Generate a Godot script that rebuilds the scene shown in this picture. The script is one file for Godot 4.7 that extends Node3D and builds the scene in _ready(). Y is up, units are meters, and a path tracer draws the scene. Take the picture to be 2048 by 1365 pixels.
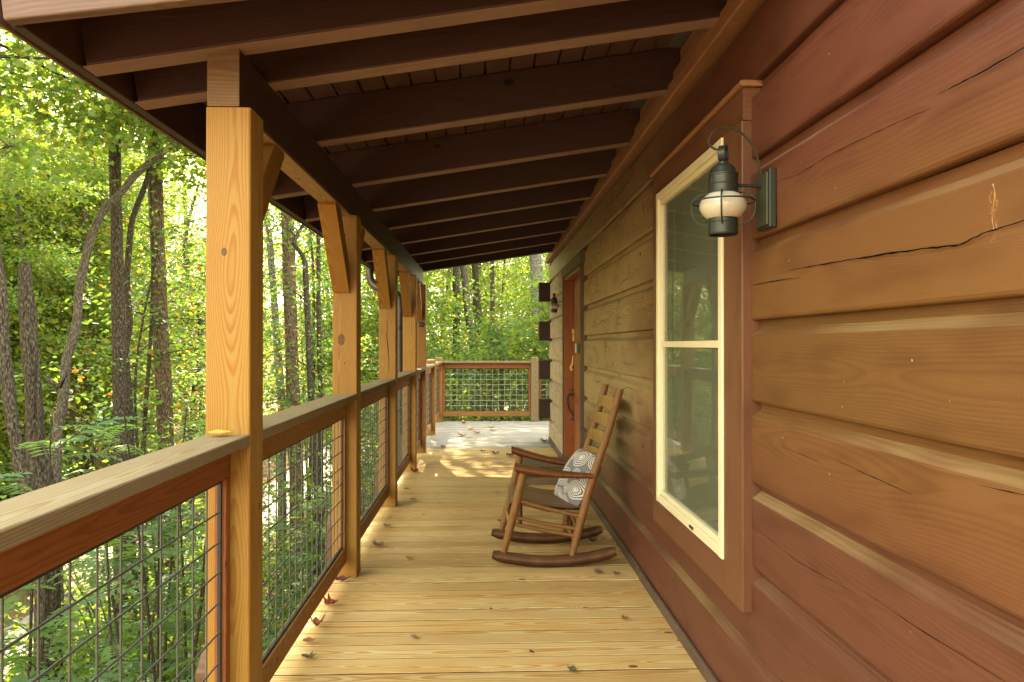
extends Node3D

# ------------------------------------------------------------------ state
var rng := RandomNumberGenerator.new()
var mesh_cache := {}
var M := {}
const LONG := Vector3(0, 0, -1)          # the porch runs away from the viewer along -z

# ------------------------------------------------------------------ entry
func _ready() -> void:
	rng.seed = 20417
	# --- camera
	var cam := Camera3D.new()
	cam.name = "camera"
	cam.fov = 49.52
	cam.near = 0.05
	cam.far = 400.0
	cam.position = Vector3(0, 1.33, 0)
	cam.rotation_degrees = Vector3(0.29, -2.09, 0)
	add_child(cam)
	cam.current = true
	# --- sky, exposure
	var env := Environment.new()
	env.background_mode = Environment.BG_SKY
	var sm := ProceduralSkyMaterial.new()
	sm.sky_top_color = Color(0.74, 0.76, 0.76)
	sm.sky_horizon_color = Color(1.0, 0.935, 0.765)
	sm.sky_curve = 0.22
	sm.ground_bottom_color = Color(0.32, 0.30, 0.22)
	sm.ground_horizon_color = Color(0.55, 0.54, 0.46)
	sm.sky_energy_multiplier = 1.25
	var sky := Sky.new()
	sky.sky_material = sm
	env.sky = sky
	env.tonemap_mode = Environment.TONE_MAPPER_LINEAR
	env.tonemap_exposure = 7.0
	env.sdfgi_enabled = true
	env.ssao_enabled = true
	env.ssil_enabled = true
	var we := WorldEnvironment.new()
	we.name = "world_environment"
	we.environment = env
	add_child(we)
	# --- sun: high, from beyond the far end of the porch and over the woods
	var sun := DirectionalLight3D.new()
	sun.name = "sun"
	sun.light_color = Color(1.0, 0.92, 0.77)
	sun.light_energy = 1.5
	sun.light_angular_distance = 0.6
	sun.shadow_enabled = true
	sun.look_at_from_position(Vector3(-0.16, 0.75, -0.62) * 30.0, Vector3.ZERO, Vector3.UP)
	add_child(sun)
	# --- materials, then structure, then things
	make_materials()
	make_ground()
	make_deck()
	make_cabin()
	make_porch_roof()
	make_posts()
	make_railings()
	make_lanterns()
	make_chair()
	make_table()
	make_small_things()
	make_fallen_leaves()
	make_woods()

# ------------------------------------------------------------------ naming
func tag(o: Node, label := "", category := "", group := "", kind := "") -> Node:
	if label != "": o.set_meta("label", label)
	if category != "": o.set_meta("category", category)
	if group != "": o.set_meta("group", group)
	if kind != "": o.set_meta("kind", kind)
	return o

func numbered(called: String, parent: Node) -> String:
	if not parent.has_node(called): return called
	var k := 1
	while parent.has_node("%s_%03d" % [called, k]): k += 1
	return "%s_%03d" % [called, k]

func thing(called: String, label: String, category: String, at: Vector3, group := "") -> Node3D:
	var o := Node3D.new()
	o.name = numbered(called, self)
	o.position = at
	add_child(o)
	tag(o, label, category, group)
	return o

var counters := {}
func part(parent: Node, called: String, mesh: Mesh, mat: Material, xf := Transform3D()) -> MeshInstance3D:
	var o := MeshInstance3D.new()
	var key := str(parent.get_instance_id()) + called
	var k: int = counters.get(key, 0)
	counters[key] = k + 1
	o.name = called if k == 0 else "%s_%03d" % [called, k]
	o.mesh = mesh
	if mat: o.material_override = mat
	o.transform = xf
	parent.add_child(o)
	return o

func holder(parent: Node, called: String, at := Vector3.ZERO) -> Node3D:
	var o := Node3D.new()
	o.name = numbered(called, parent)
	o.position = at
	parent.add_child(o)
	return o

# ------------------------------------------------------------------ mesh building
class MB:
	var v := PackedVector3Array()
	var n := PackedVector3Array()
	var t := PackedVector2Array()
	var c := PackedColorArray()
	var i := PackedInt32Array()
	func vert(p: Vector3, nn: Vector3, uv := Vector2.ZERO, col := Color.WHITE) -> int:
		v.append(p); n.append(nn); t.append(uv); c.append(col)
		return v.size() - 1
	func tri(a: int, b: int, d: int, face := Vector3.ZERO) -> void:
		var g := (v[b] - v[a]).cross(v[d] - v[a])
		var f := face if face != Vector3.ZERO else n[a] + n[b] + n[d]
		if g.dot(f) > 0.0: i.append_array(PackedInt32Array([a, d, b]))
		else: i.append_array(PackedInt32Array([a, b, d]))
	func quad(a: int, b: int, d: int, e: int, face := Vector3.ZERO) -> void:
		tri(a, b, d, face); tri(a, d, e, face)
	func face4(p: Array, nn: Vector3, uv: Array, col := Color.WHITE) -> void:
		var k := []
		for j in 4: k.append(vert(p[j], nn, uv[j], col))
		quad(k[0], k[1], k[2], k[3], nn)
	func arrays() -> Array:
		var a := []
		a.resize(Mesh.ARRAY_MAX)
		a[Mesh.ARRAY_VERTEX] = v
		a[Mesh.ARRAY_NORMAL] = n
		a[Mesh.ARRAY_TEX_UV] = t
		a[Mesh.ARRAY_COLOR] = c
		a[Mesh.ARRAY_INDEX] = i
		return a
	func build() -> ArrayMesh:
		var m := ArrayMesh.new()
		m.add_surface_from_arrays(Mesh.PRIMITIVE_TRIANGLES, arrays())
		return m

# A prism along local x. profile: (z, y) points in order round the outline. Grain runs along x.
func extrude(prof: PackedVector2Array, x0: float, x1: float, row0: int, u0: float, rows := 6, rowm := 0.15, lenm := 3.0, ends := true) -> ArrayMesh:
	var b := MB.new()
	var area := 0.0
	var cnt := prof.size()
	for k in cnt:
		var p := prof[k]
		var q := prof[(k + 1) % cnt]
		area += p.x * q.y - q.x * p.y
	var sgn := 1.0 if area > 0.0 else -1.0
	var row := row0
	var s := 0.0
	for k in cnt:
		var p := prof[k]
		var q := prof[(k + 1) % cnt]
		var e := q - p
		var l := e.length()
		if l > 0.02:
			row += 1
			s = 0.0
		var nn := Vector3(0, -e.x * sgn, e.y * sgn).normalized()
		var sc := rowm / maxf(rowm, l)
		var va := (posmod(row, rows) + 0.03 + 0.94 * minf(1.0, s * sc / rowm)) / rows
		var vb := (posmod(row, rows) + 0.03 + 0.94 * minf(1.0, (s + l) * sc / rowm)) / rows
		s += l
		var ua := (x0 + u0) / lenm
		var ub := (x1 + u0) / lenm
		b.face4([Vector3(x0, p.y, p.x), Vector3(x1, p.y, p.x), Vector3(x1, q.y, q.x), Vector3(x0, q.y, q.x)], nn, [Vector2(ua, va), Vector2(ub, va), Vector2(ub, vb), Vector2(ua, vb)])
	if ends:
		var tris := Geometry2D.triangulate_polygon(prof)
		for side in 2:
			var x := x0 if side == 0 else x1
			var nn := Vector3(-1 if side == 0 else 1, 0, 0)
			var base := b.v.size()
			for p in prof:
				b.vert(Vector3(x, p.y, p.x), nn, Vector2(0.3 + p.x * 0.02, (posmod(row0, rows) + 0.5 + clampf(p.y * 3.0, -0.4, 0.4)) / rows))
			for k in range(0, tris.size(), 3):
				b.tri(base + tris[k], base + tris[k + 1], base + tris[k + 2], nn)
	return b.build()

func rect(w: float, h: float, ch: float) -> PackedVector2Array:
	var a := w / 2.0
	var c := h / 2.0
	if ch <= 0.0: return PackedVector2Array([Vector2(-a, -c), Vector2(a, -c), Vector2(a, c), Vector2(-a, c)])
	var k := ch * 0.35
	return PackedVector2Array([
		Vector2(-a + ch, -c), Vector2(a - ch, -c), Vector2(a - k, -c + k), Vector2(a, -c + ch),
		Vector2(a, c - ch), Vector2(a - k, c - k), Vector2(a - ch, c), Vector2(-a + ch, c),
		Vector2(-a + k, c - k), Vector2(-a, c - ch), Vector2(-a, -c + ch), Vector2(-a + k, -c + k)])

# A sawn board from x = 0 to L, w across local z, h across local y, centred on the axis.
func board(L: float, w: float, h: float, ch: float, row: int, u0: float) -> ArrayMesh:
	var key := "b%.4f,%.4f,%.4f,%.4f,%d,%.2f" % [L, w, h, ch, row, u0]
	if not mesh_cache.has(key): mesh_cache[key] = extrude(rect(w, h, ch), 0.0, L, row, u0)
	return mesh_cache[key]

func along_z(x: float, y: float, D: float) -> Transform3D:      # local x -> away, y up, z -> world x
	return Transform3D(Basis(Vector3(0, 0, -1), Vector3.UP, Vector3(1, 0, 0)), Vector3(x, y, -D))
func along_y(x: float, y: float, D: float) -> Transform3D:      # local x -> up, y -> away, z -> -world x
	return Transform3D(Basis(Vector3.UP, Vector3(0, 0, -1), Vector3(-1, 0, 0)), Vector3(x, y, -D))
func along_x(x: float, y: float, D: float) -> Transform3D:
	return Transform3D(Basis(), Vector3(x, y, -D))
func from_to(a: Vector3, b: Vector3, up := Vector3.UP) -> Transform3D:
	var x := (b - a).normalized()
	var z := x.cross(up).normalized()
	return Transform3D(Basis(x, z.cross(x).normalized(), z), a)

# A box given by its limits in world x, y and distance D, as a mesh in world axes about its own centre.
func slab(parent: Node, called: String, x0: float, x1: float, y0: float, y1: float, d0: float, d1: float, mat: Material, grain := "z", ch := 0.003, row := -1) -> MeshInstance3D:
	if row < 0: row = rng.randi_range(0, 5)
	var u0 := rng.randf_range(0.0, 0.9)
	if grain == "z":
		return part(parent, called, board(d1 - d0, x1 - x0, y1 - y0, ch, row, u0), mat, along_z((x0 + x1) / 2, (y0 + y1) / 2, d0))
	if grain == "y":
		return part(parent, called, board(y1 - y0, x1 - x0, d1 - d0, ch, row, u0), mat, along_y((x0 + x1) / 2, y0, (d0 + d1) / 2))
	return part(parent, called, board(x1 - x0, d1 - d0, y1 - y0, ch, row, u0), mat, along_x(x0, (y0 + y1) / 2, (d0 + d1) / 2))

func tube_into(b: MB, pts: Array, rad: Array, sides := 8, cap := true, vscale := 1.0, col := Color.WHITE, rough := 0.0) -> void:
	var n := pts.size()
	var up := Vector3.UP
	var first: Vector3 = (pts[1] - pts[0]).normalized()
	if absf(first.dot(up)) > 0.95: up = Vector3.RIGHT
	var sideways := first.cross(up).normalized()
	var base := b.v.size()
	var dist := 0.0
	var r0: float = rad[0]
	var around := maxf(1.0, round(TAU * r0 / 0.3))
	for k in n:
		var d: Vector3 = ((pts[mini(k + 1, n - 1)] - pts[maxi(k - 1, 0)]) as Vector3).normalized()
		sideways = (sideways - d * sideways.dot(d)).normalized()
		var other := d.cross(sideways)
		if k > 0: dist += (pts[k] as Vector3).distance_to(pts[k - 1])
		for j in sides + 1:
			var a := TAU * j / sides
			var dir := sideways * cos(a) + other * sin(a)
			var r: float = rad[k]
			if rough > 0.0: r *= 1.0 + rough * sin(a * 3.0 + k * 1.3) * 0.5 + rough * sin(a * 2.0 - k * 0.7 + 1.0) * 0.5
			b.vert(pts[k] + dir * r, dir, Vector2(around * j / sides, dist * vscale), col)
	for k in n - 1:
		for j in sides:
			var a := base + k * (sides + 1) + j
			b.quad(a, a + 1, a + sides + 2, a + sides + 1)
	if cap:
		for e in 2:
			var k := 0 if e == 0 else n - 1
			var d: Vector3 = ((pts[0] - pts[1]) if e == 0 else (pts[n - 1] - pts[n - 2])).normalized()
			var cidx := b.vert(pts[k], d, Vector2(0.5, dist * vscale), col)
			var ring := []
			for j in sides + 1: ring.append(b.vert(b.v[base + k * (sides + 1) + j], d, Vector2(0.5, 0.1), col))
			for j in sides: b.tri(cidx, ring[j], ring[j + 1], d)

func tube(pts: Array, rad: Array, sides := 8, cap := true, vscale := 1.0, rough := 0.0) -> ArrayMesh:
	var b := MB.new()
	tube_into(b, pts, rad, sides, cap, vscale, Color.WHITE, rough)
	return b.build()

func rod(a: Vector3, c: Vector3, r: float, sides := 6) -> ArrayMesh:
	return tube([a, c], [r, r], sides)

func lathe_into(b: MB, prof: Array, sides: int, at := Vector3.ZERO) -> void:      # prof: Vector2(radius, y), bottom to top or any order
	var n := prof.size()
	for k in n - 1:
		var p: Vector2 = prof[k]
		var q: Vector2 = prof[k + 1]
		var e := q - p
		if e.length() < 1e-6: continue
		var nr := Vector2(e.y, -e.x).normalized()
		var base := b.v.size()
		for j in sides + 1:
			var a := TAU * j / sides
			var dir := Vector3(cos(a), 0, sin(a))
			var nn := (dir * nr.x + Vector3.UP * nr.y)
			b.vert(at + dir * p.x + Vector3.UP * p.y, nn, Vector2(float(j) / sides, p.y))
			b.vert(at + dir * q.x + Vector3.UP * q.y, nn, Vector2(float(j) / sides, q.y))
		for j in sides:
			var a := base + j * 2
			b.quad(a, a + 2, a + 3, a + 1)

func lathe(prof: Array, sides := 24) -> ArrayMesh:
	var b := MB.new()
	lathe_into(b, prof, sides)
	return b.build()

func curve(pts: Array, steps: int) -> Array:            # Catmull-Rom through points
	var out := []
	var n := pts.size()
	for k in n - 1:
		var p0: Vector3 = pts[maxi(k - 1, 0)]
		var p1: Vector3 = pts[k]
		var p2: Vector3 = pts[k + 1]
		var p3: Vector3 = pts[mini(k + 2, n - 1)]
		for s in steps: out.append(p1.cubic_interpolate(p2, p0, p3, float(s) / steps))
	out.append(pts[n - 1])
	return out

func lerps(a: float, c: float, n: int) -> Array:
	var o := []
	for k in n: o.append(lerpf(a, c, float(k) / (n - 1)))
	return o

# ------------------------------------------------------------------ materials
func noise(seed_: int, freq: float, octaves := 3, type := FastNoiseLite.TYPE_SIMPLEX_SMOOTH) -> FastNoiseLite:
	var f := FastNoiseLite.new()
	f.seed = seed_
	f.noise_type = type
	f.frequency = freq
	f.fractal_octaves = octaves
	f.fractal_type = FastNoiseLite.FRACTAL_FBM
	return f

# Flat-sawn timber: growth rings cut by a plane nearly along the trunk, each row of the sheet another board.
func wood_sheet(seed_: int, W: int, H: int, rows: int, rowm: float, lenm: float, light: Color, dark: Color, contrast: float, fibre: float, knots: int, blotch: float) -> ImageTexture:
	var r := RandomNumberGenerator.new()
	r.seed = seed_
	var slow := noise(seed_ + 1, 1.0, 2)
	var warp := noise(seed_ + 2, 1.0, 2)
	var fine := noise(seed_ + 3, 1.0, 2)
	var h := H / rows
	var data := PackedByteArray()
	data.resize(W * H * 3)
	for row in rows:
		var cx := r.randf_range(-0.04, 0.04)
		var z0 := r.randf_range(0.012, 0.075)
		var slope := r.randf_range(-0.014, 0.014)
		var spacing := r.randf_range(0.0042, 0.0085)
		var tone := r.randf_range(-0.06, 0.06)
		var ks := []
		for k in knots:
			if r.randf() < 0.75: ks.append([r.randf_range(0.1, lenm - 0.1), r.randf_range(-0.35, 0.35) * rowm, r.randf_range(0.006, 0.014)])
		for px in W:
			var y := lenm * px / W
			var zz := z0 + slope * (y - lenm / 2) + 0.022 * slow.get_noise_2d(y * 0.9, row * 31.0)
			var cc := cx + 0.02 * slow.get_noise_2d(y * 0.7, row * 31.0 + 9.0)
			var near := []
			for k in ks:
				if absf(y - k[0]) < 0.22: near.append(k)
			for py in h:
				var x := (float(py) / h - 0.5) * rowm
				var dx := x - cc
				var rr := sqrt(dx * dx + zz * zz) + 0.0022 * warp.get_noise_2d(y * 2.6, x * 14.0 + row * 17.0)
				var kd := 0.0
				for k in near:
					var ey: float = (y - k[0]) / 1.7
					var ex: float = x - k[1]
					var d2 := ex * ex + ey * ey
					var kr: float = k[2]
					rr += 0.018 * exp(-d2 / (kr * kr * 7.0))
					if d2 < kr * kr * 2.2: kd = maxf(kd, 1.0 - smoothstep(0.55, 1.4, d2 / (kr * kr)))
				var t := fposmod(rr / spacing, 1.0)
				var dk := smoothstep(0.25, 0.82, t) * (1.0 - smoothstep(0.88, 1.0, t))
				var f := fine.get_noise_2d(y * 9.0, x * 700.0 + row * 57.0)
				var m := clampf(dk * contrast * (0.75 + 0.6 * f) + kd * 0.9 + blotch * maxf(0.0, warp.get_noise_2d(y * 2.2 + 40.0, x * 9.0 + row * 5.0)), 0.0, 1.0)
				var s := 1.0 + fibre * f + tone - kd * 0.35
				var o := ((row * h + py) * W + px) * 3
				data[o] = int(clampf(lerpf(light.r, dark.r, m) * s, 0.0, 1.0) * 255.0)
				data[o + 1] = int(clampf(lerpf(light.g, dark.g, m) * s, 0.0, 1.0) * 255.0)
				data[o + 2] = int(clampf(lerpf(light.b, dark.b, m) * s, 0.0, 1.0) * 255.0)
	return ImageTexture.create_from_image(Image.create_from_data(W, H, false, Image.FORMAT_RGB8, data))

func lin(r: float, g: float, b: float) -> Color:
	return Color(r, g, b).linear_to_srgb()

func wood_mat(tex: Texture2D, tint: Color, rough: float, bump := 0.04) -> StandardMaterial3D:
	var m := StandardMaterial3D.new()
	m.albedo_texture = tex
	m.albedo_color = tint
	m.roughness = rough
	m.metallic_specular = 0.4
	if bump > 0.0:
		m.heightmap_enabled = true
		m.heightmap_texture = tex
		m.heightmap_scale = bump
	return m

func plain_mat(c: Color, rough := 0.6, metal := 0.0) -> StandardMaterial3D:
	var m := StandardMaterial3D.new()
	m.albedo_color = c
	m.roughness = rough
	m.metallic = metal
	return m

func leaf_mat(albedo: Color, through: Color, rough := 0.5) -> StandardMaterial3D:
	var m := StandardMaterial3D.new()
	m.albedo_color = albedo
	m.roughness = rough
	m.metallic_specular = 0.35
	m.cull_mode = BaseMaterial3D.CULL_DISABLED
	m.backlight_enabled = true
	m.backlight = through
	return m

func bark_sheet(seed_: int, dark: Color, light: Color, stretch: float, moss: Color, moss_amount: float) -> ImageTexture:
	var W := 256
	var H := 1024
	var a := noise(seed_, 0.028, 4)
	a.fractal_type = FastNoiseLite.FRACTAL_RIDGED
	var ia := a.get_seamless_image(W, int(H / stretch))
	ia.resize(W, H, Image.INTERPOLATE_CUBIC)
	ia.convert(Image.FORMAT_L8)
	var ib := noise(seed_ + 7, 0.02, 4).get_seamless_image(W, H)
	ib.convert(Image.FORMAT_L8)
	var da := ia.get_data()
	var db := ib.get_data()
	var data := PackedByteArray()
	data.resize(W * H * 3)
	for k in W * H:
		var t := smoothstep(0.25, 0.85, da[k] / 255.0)
		var q := db[k] / 255.0
		var c := dark.lerp(light, clampf(t * 0.75 + (q - 0.5) * 0.7, 0.0, 1.0))
		c = c.lerp(moss, moss_amount * smoothstep(0.5, 0.72, q))
		data[k * 3] = int(clampf(c.r, 0, 1) * 255)
		data[k * 3 + 1] = int(clampf(c.g, 0, 1) * 255)
		data[k * 3 + 2] = int(clampf(c.b, 0, 1) * 255)
	return ImageTexture.create_from_image(Image.create_from_data(W, H, false, Image.FORMAT_RGB8, data))

func make_materials() -> void:
	var pine := wood_sheet(11, 1536, 768, 6, 0.15, 3.0, Color(0.98, 0.95, 0.88), Color(0.82, 0.61, 0.37), 0.68, 0.09, 1, 0.15)
	var stain := wood_sheet(23, 1024, 512, 4, 0.27, 3.0, Color(0.98, 0.96, 0.95), Color(0.66, 0.58, 0.52), 0.35, 0.08, 2, 0.25)
	var paint := wood_sheet(37, 1536, 1024, 4, 0.27, 3.2, Color(0.97, 0.96, 0.95), Color(0.76, 0.70, 0.66), 0.40, 0.07, 0, 0.6)
	var worn := wood_sheet(41, 1536, 1024, 4, 0.27, 3.2, Color(0.98, 0.97, 0.94), Color(0.58, 0.52, 0.46), 0.32, 0.14, 1, 0.35)
	var plank := wood_sheet(53, 1536, 768, 6, 0.15, 3.0, Color(1.0, 0.97, 0.89), Color(0.80, 0.58, 0.33), 0.75, 0.11, 1, 0.2)
	M.post = wood_mat(pine, lin(0.305, 0.182, 0.036), 0.6)
	M.post_b = wood_mat(pine, lin(0.275, 0.152, 0.033), 0.6)
	M.red_rail = wood_mat(pine, lin(0.25, 0.100, 0.034), 0.6)
	M.rail = wood_mat(pine, lin(0.27, 0.150, 0.042), 0.65)
	M.cap = wood_mat(pine, lin(0.215, 0.184, 0.115), 0.8, 0.08)
	M.deck = []
	for t in [[0.64, 0.485, 0.23], [0.58, 0.43, 0.195], [0.68, 0.53, 0.265], [0.62, 0.48, 0.24], [0.63, 0.455, 0.20]]: M.deck.append(wood_mat(plank, lin(t[0] * 0.95, t[1] * 0.97, t[2] * 1.04), 0.65, 0.05))
	M.grey_deck = []
	for t in [[0.36, 0.33, 0.29], [0.32, 0.29, 0.26], [0.40, 0.36, 0.32]]: M.grey_deck.append(wood_mat(worn, lin(t[0], t[1], t[2]), 0.8, 0.08))
	M.dark = wood_mat(stain, lin(0.062, 0.032, 0.020), 0.55)
	M.rafter = wood_mat(stain, lin(0.055, 0.027, 0.019), 0.6)
	M.roof_board = wood_mat(stain, lin(0.085, 0.042, 0.030), 0.65)
	M.fascia = wood_mat(stain, lin(0.155, 0.096, 0.064), 0.6)
	M.trim = wood_mat(paint, lin(0.150, 0.064, 0.030), 0.45)
	M.frieze = wood_mat(paint, lin(0.29, 0.140, 0.062), 0.5)
	M.under = wood_mat(stain, lin(0.26, 0.165, 0.115), 0.65)  # paler than the rafters: light bounced up from below, put into the colour
	M.bounce_tan = wood_mat(pine, lin(0.36, 0.25, 0.12), 0.7)  # lighter tan that paints the light from below onto the beam
	M.skirt = wood_mat(worn, lin(0.12, 0.080, 0.058), 0.6)
	M.log = wood_mat(paint, Color.WHITE, 0.5, 0.05)
	M.log.vertex_color_use_as_albedo = true
	M.old_log = wood_mat(worn, Color.WHITE, 0.75, 0.10)
	M.old_log.vertex_color_use_as_albedo = true
	M.log_end = wood_mat(stain, lin(0.055, 0.030, 0.024), 0.6)
	M.cedar = wood_mat(paint, lin(0.27, 0.088, 0.022), 0.5)
	M.door_trim = wood_mat(worn, lin(0.13, 0.085, 0.045), 0.6)
	M.plinth = wood_mat(worn, lin(0.14, 0.075, 0.035), 0.6)
	M.chair = wood_mat(worn, lin(0.22, 0.105, 0.030), 0.5, 0.03)
	M.slat = wood_mat(worn, lin(0.40, 0.25, 0.075), 0.5, 0.03)
	M.seat = wood_mat(worn, lin(0.21, 0.120, 0.052), 0.55, 0.03)
	M.rocker = wood_mat(worn, lin(0.135, 0.064, 0.030), 0.55, 0.03)
	M.table = wood_mat(worn, lin(0.17, 0.125, 0.070), 0.6, 0.03)
	M.end_grain = wood_mat(stain, lin(0.20, 0.125, 0.06), 0.7)
	M.arm = wood_mat(worn, lin(0.18, 0.066, 0.024), 0.45, 0.03)
	M.crack = plain_mat(lin(0.008, 0.005, 0.004), 1.0)
	M.crack.metallic_specular = 0.0
	M.resin = plain_mat(lin(0.22, 0.10, 0.018), 0.30)
	M.vinyl = plain_mat(lin(0.74, 0.66, 0.42), 0.4)
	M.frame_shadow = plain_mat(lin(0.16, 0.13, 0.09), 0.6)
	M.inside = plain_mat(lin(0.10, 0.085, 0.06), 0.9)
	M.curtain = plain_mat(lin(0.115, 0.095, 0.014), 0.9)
	var glass := StandardMaterial3D.new()
	glass.transparency = BaseMaterial3D.TRANSPARENCY_ALPHA
	glass.albedo_color = Color(0.75, 0.80, 0.65, 0.10)
	glass.roughness = 0.02
	glass.metallic_specular = 0.33
	M.glass = glass
	var screen := StandardMaterial3D.new()
	screen.transparency = BaseMaterial3D.TRANSPARENCY_ALPHA
	screen.albedo_color = Color(0.11, 0.095, 0.014, 0.52)
	screen.roughness = 0.6
	M.screen = screen
	M.wire = plain_mat(lin(0.085, 0.095, 0.075), 0.45, 0.3)
	M.sunlit_wire = plain_mat(lin(0.42, 0.42, 0.40), 0.4, 0.5)  # same mesh, painted brighter for the sun on the far end
	M.channel = plain_mat(lin(0.012, 0.012, 0.012), 0.5)
	M.bronze = plain_mat(lin(0.028, 0.032, 0.022), 0.42, 0.3)
	M.patina = plain_mat(lin(0.060, 0.062, 0.030), 0.5, 0.3)
	var milk := plain_mat(lin(0.52, 0.48, 0.36), 0.12)
	milk.subsurf_scatter_enabled = true
	milk.subsurf_scatter_strength = 0.5
	milk.clearcoat_enabled = true
	milk.clearcoat = 0.6
	milk.clearcoat_roughness = 0.05
	M.milk = milk
	M.bulb = plain_mat(lin(0.85, 0.80, 0.65), 0.3)
	M.gap_fill = plain_mat(lin(0.040, 0.022, 0.010), 1.0)
	M.fleck = plain_mat(lin(0.45, 0.38, 0.28), 0.8)
	M.yellow = plain_mat(lin(0.62, 0.47, 0.14), 0.5)
	M.green_box = plain_mat(lin(0.04, 0.06, 0.025), 0.4)
	M.pale = plain_mat(lin(0.62, 0.58, 0.42), 0.5)
	M.black = plain_mat(lin(0.012, 0.012, 0.012), 0.35)
	M.spout = plain_mat(lin(0.050, 0.034, 0.024), 0.4)
	M.cable = plain_mat(lin(0.09, 0.085, 0.04), 0.6)
	M.nail = plain_mat(lin(0.10, 0.08, 0.06), 0.5, 0.6)
	M.roof_skin = plain_mat(lin(0.07, 0.06, 0.05), 0.9)
	# foliage: the leaf's own green, and the yellower green it lets through
	M.leaf_a = leaf_mat(lin(0.050, 0.085, 0.016), lin(0.21, 0.35, 0.026))
	M.leaf_b = leaf_mat(lin(0.070, 0.098, 0.015), lin(0.36, 0.44, 0.030))
	M.leaf_c = leaf_mat(lin(0.034, 0.066, 0.018), lin(0.15, 0.27, 0.028))
	M.leaf_y = leaf_mat(lin(0.110, 0.095, 0.016), lin(0.50, 0.42, 0.036))
	M.leaf_o = leaf_mat(lin(0.120, 0.050, 0.014), lin(0.50, 0.20, 0.030))
	M.leaf_d = leaf_mat(lin(0.046, 0.090, 0.030), lin(0.18, 0.34, 0.045))
	M.bark_grey = bark_mat(bark_sheet(3, lin(0.035, 0.029, 0.021), lin(0.17, 0.145, 0.11), 3.0, lin(0.14, 0.14, 0.08), 0.3))
	M.bark_brown = bark_mat(bark_sheet(9, lin(0.045, 0.030, 0.019), lin(0.24, 0.17, 0.11), 5.0, lin(0.13, 0.12, 0.06), 0.2))
	M.bark_dark = bark_mat(bark_sheet(15, lin(0.022, 0.017, 0.011), lin(0.105, 0.086, 0.058), 3.5, lin(0.15, 0.155, 0.10), 0.3))
	M.bark_pale = bark_mat(bark_sheet(19, lin(0.05, 0.042, 0.03), lin(0.34, 0.31, 0.26), 2.5, lin(0.12, 0.13, 0.08), 0.3))
	M.twig = plain_mat(lin(0.035, 0.026, 0.016), 0.8)

func bark_mat(tex: Texture2D) -> StandardMaterial3D:
	var m := StandardMaterial3D.new()
	m.albedo_texture = tex
	m.roughness = 0.9
	m.metallic_specular = 0.2
	m.heightmap_enabled = true
	m.heightmap_texture = tex
	m.heightmap_scale = 1.6
	return m

# ------------------------------------------------------------------ ground and driveway
func ground_y(x: float, D: float) -> float:
	var y := -3.7
	if x > -4.0: y += (x + 4.0) * 0.10
	if x < -10.5: y += (-10.5 - x) * 0.16
	if D > 26.0: y += (D - 26.0) * 0.05
	y -= 0.02 * (D - 10.0) if D > 10.0 else 0.0
	var on_road := 1.0 - smoothstep(1.6, 2.6, absf(x - road_x(D)))
	return y + (1.0 - on_road) * 0.22 * gn.get_noise_2d(x * 0.5, D * 0.5) + (1.0 - on_road) * 0.10
func road_x(D: float) -> float:
	return -7.7 + 0.9 * sin((D - 8.0) * 0.06)
var gn := FastNoiseLite.new()

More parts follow.
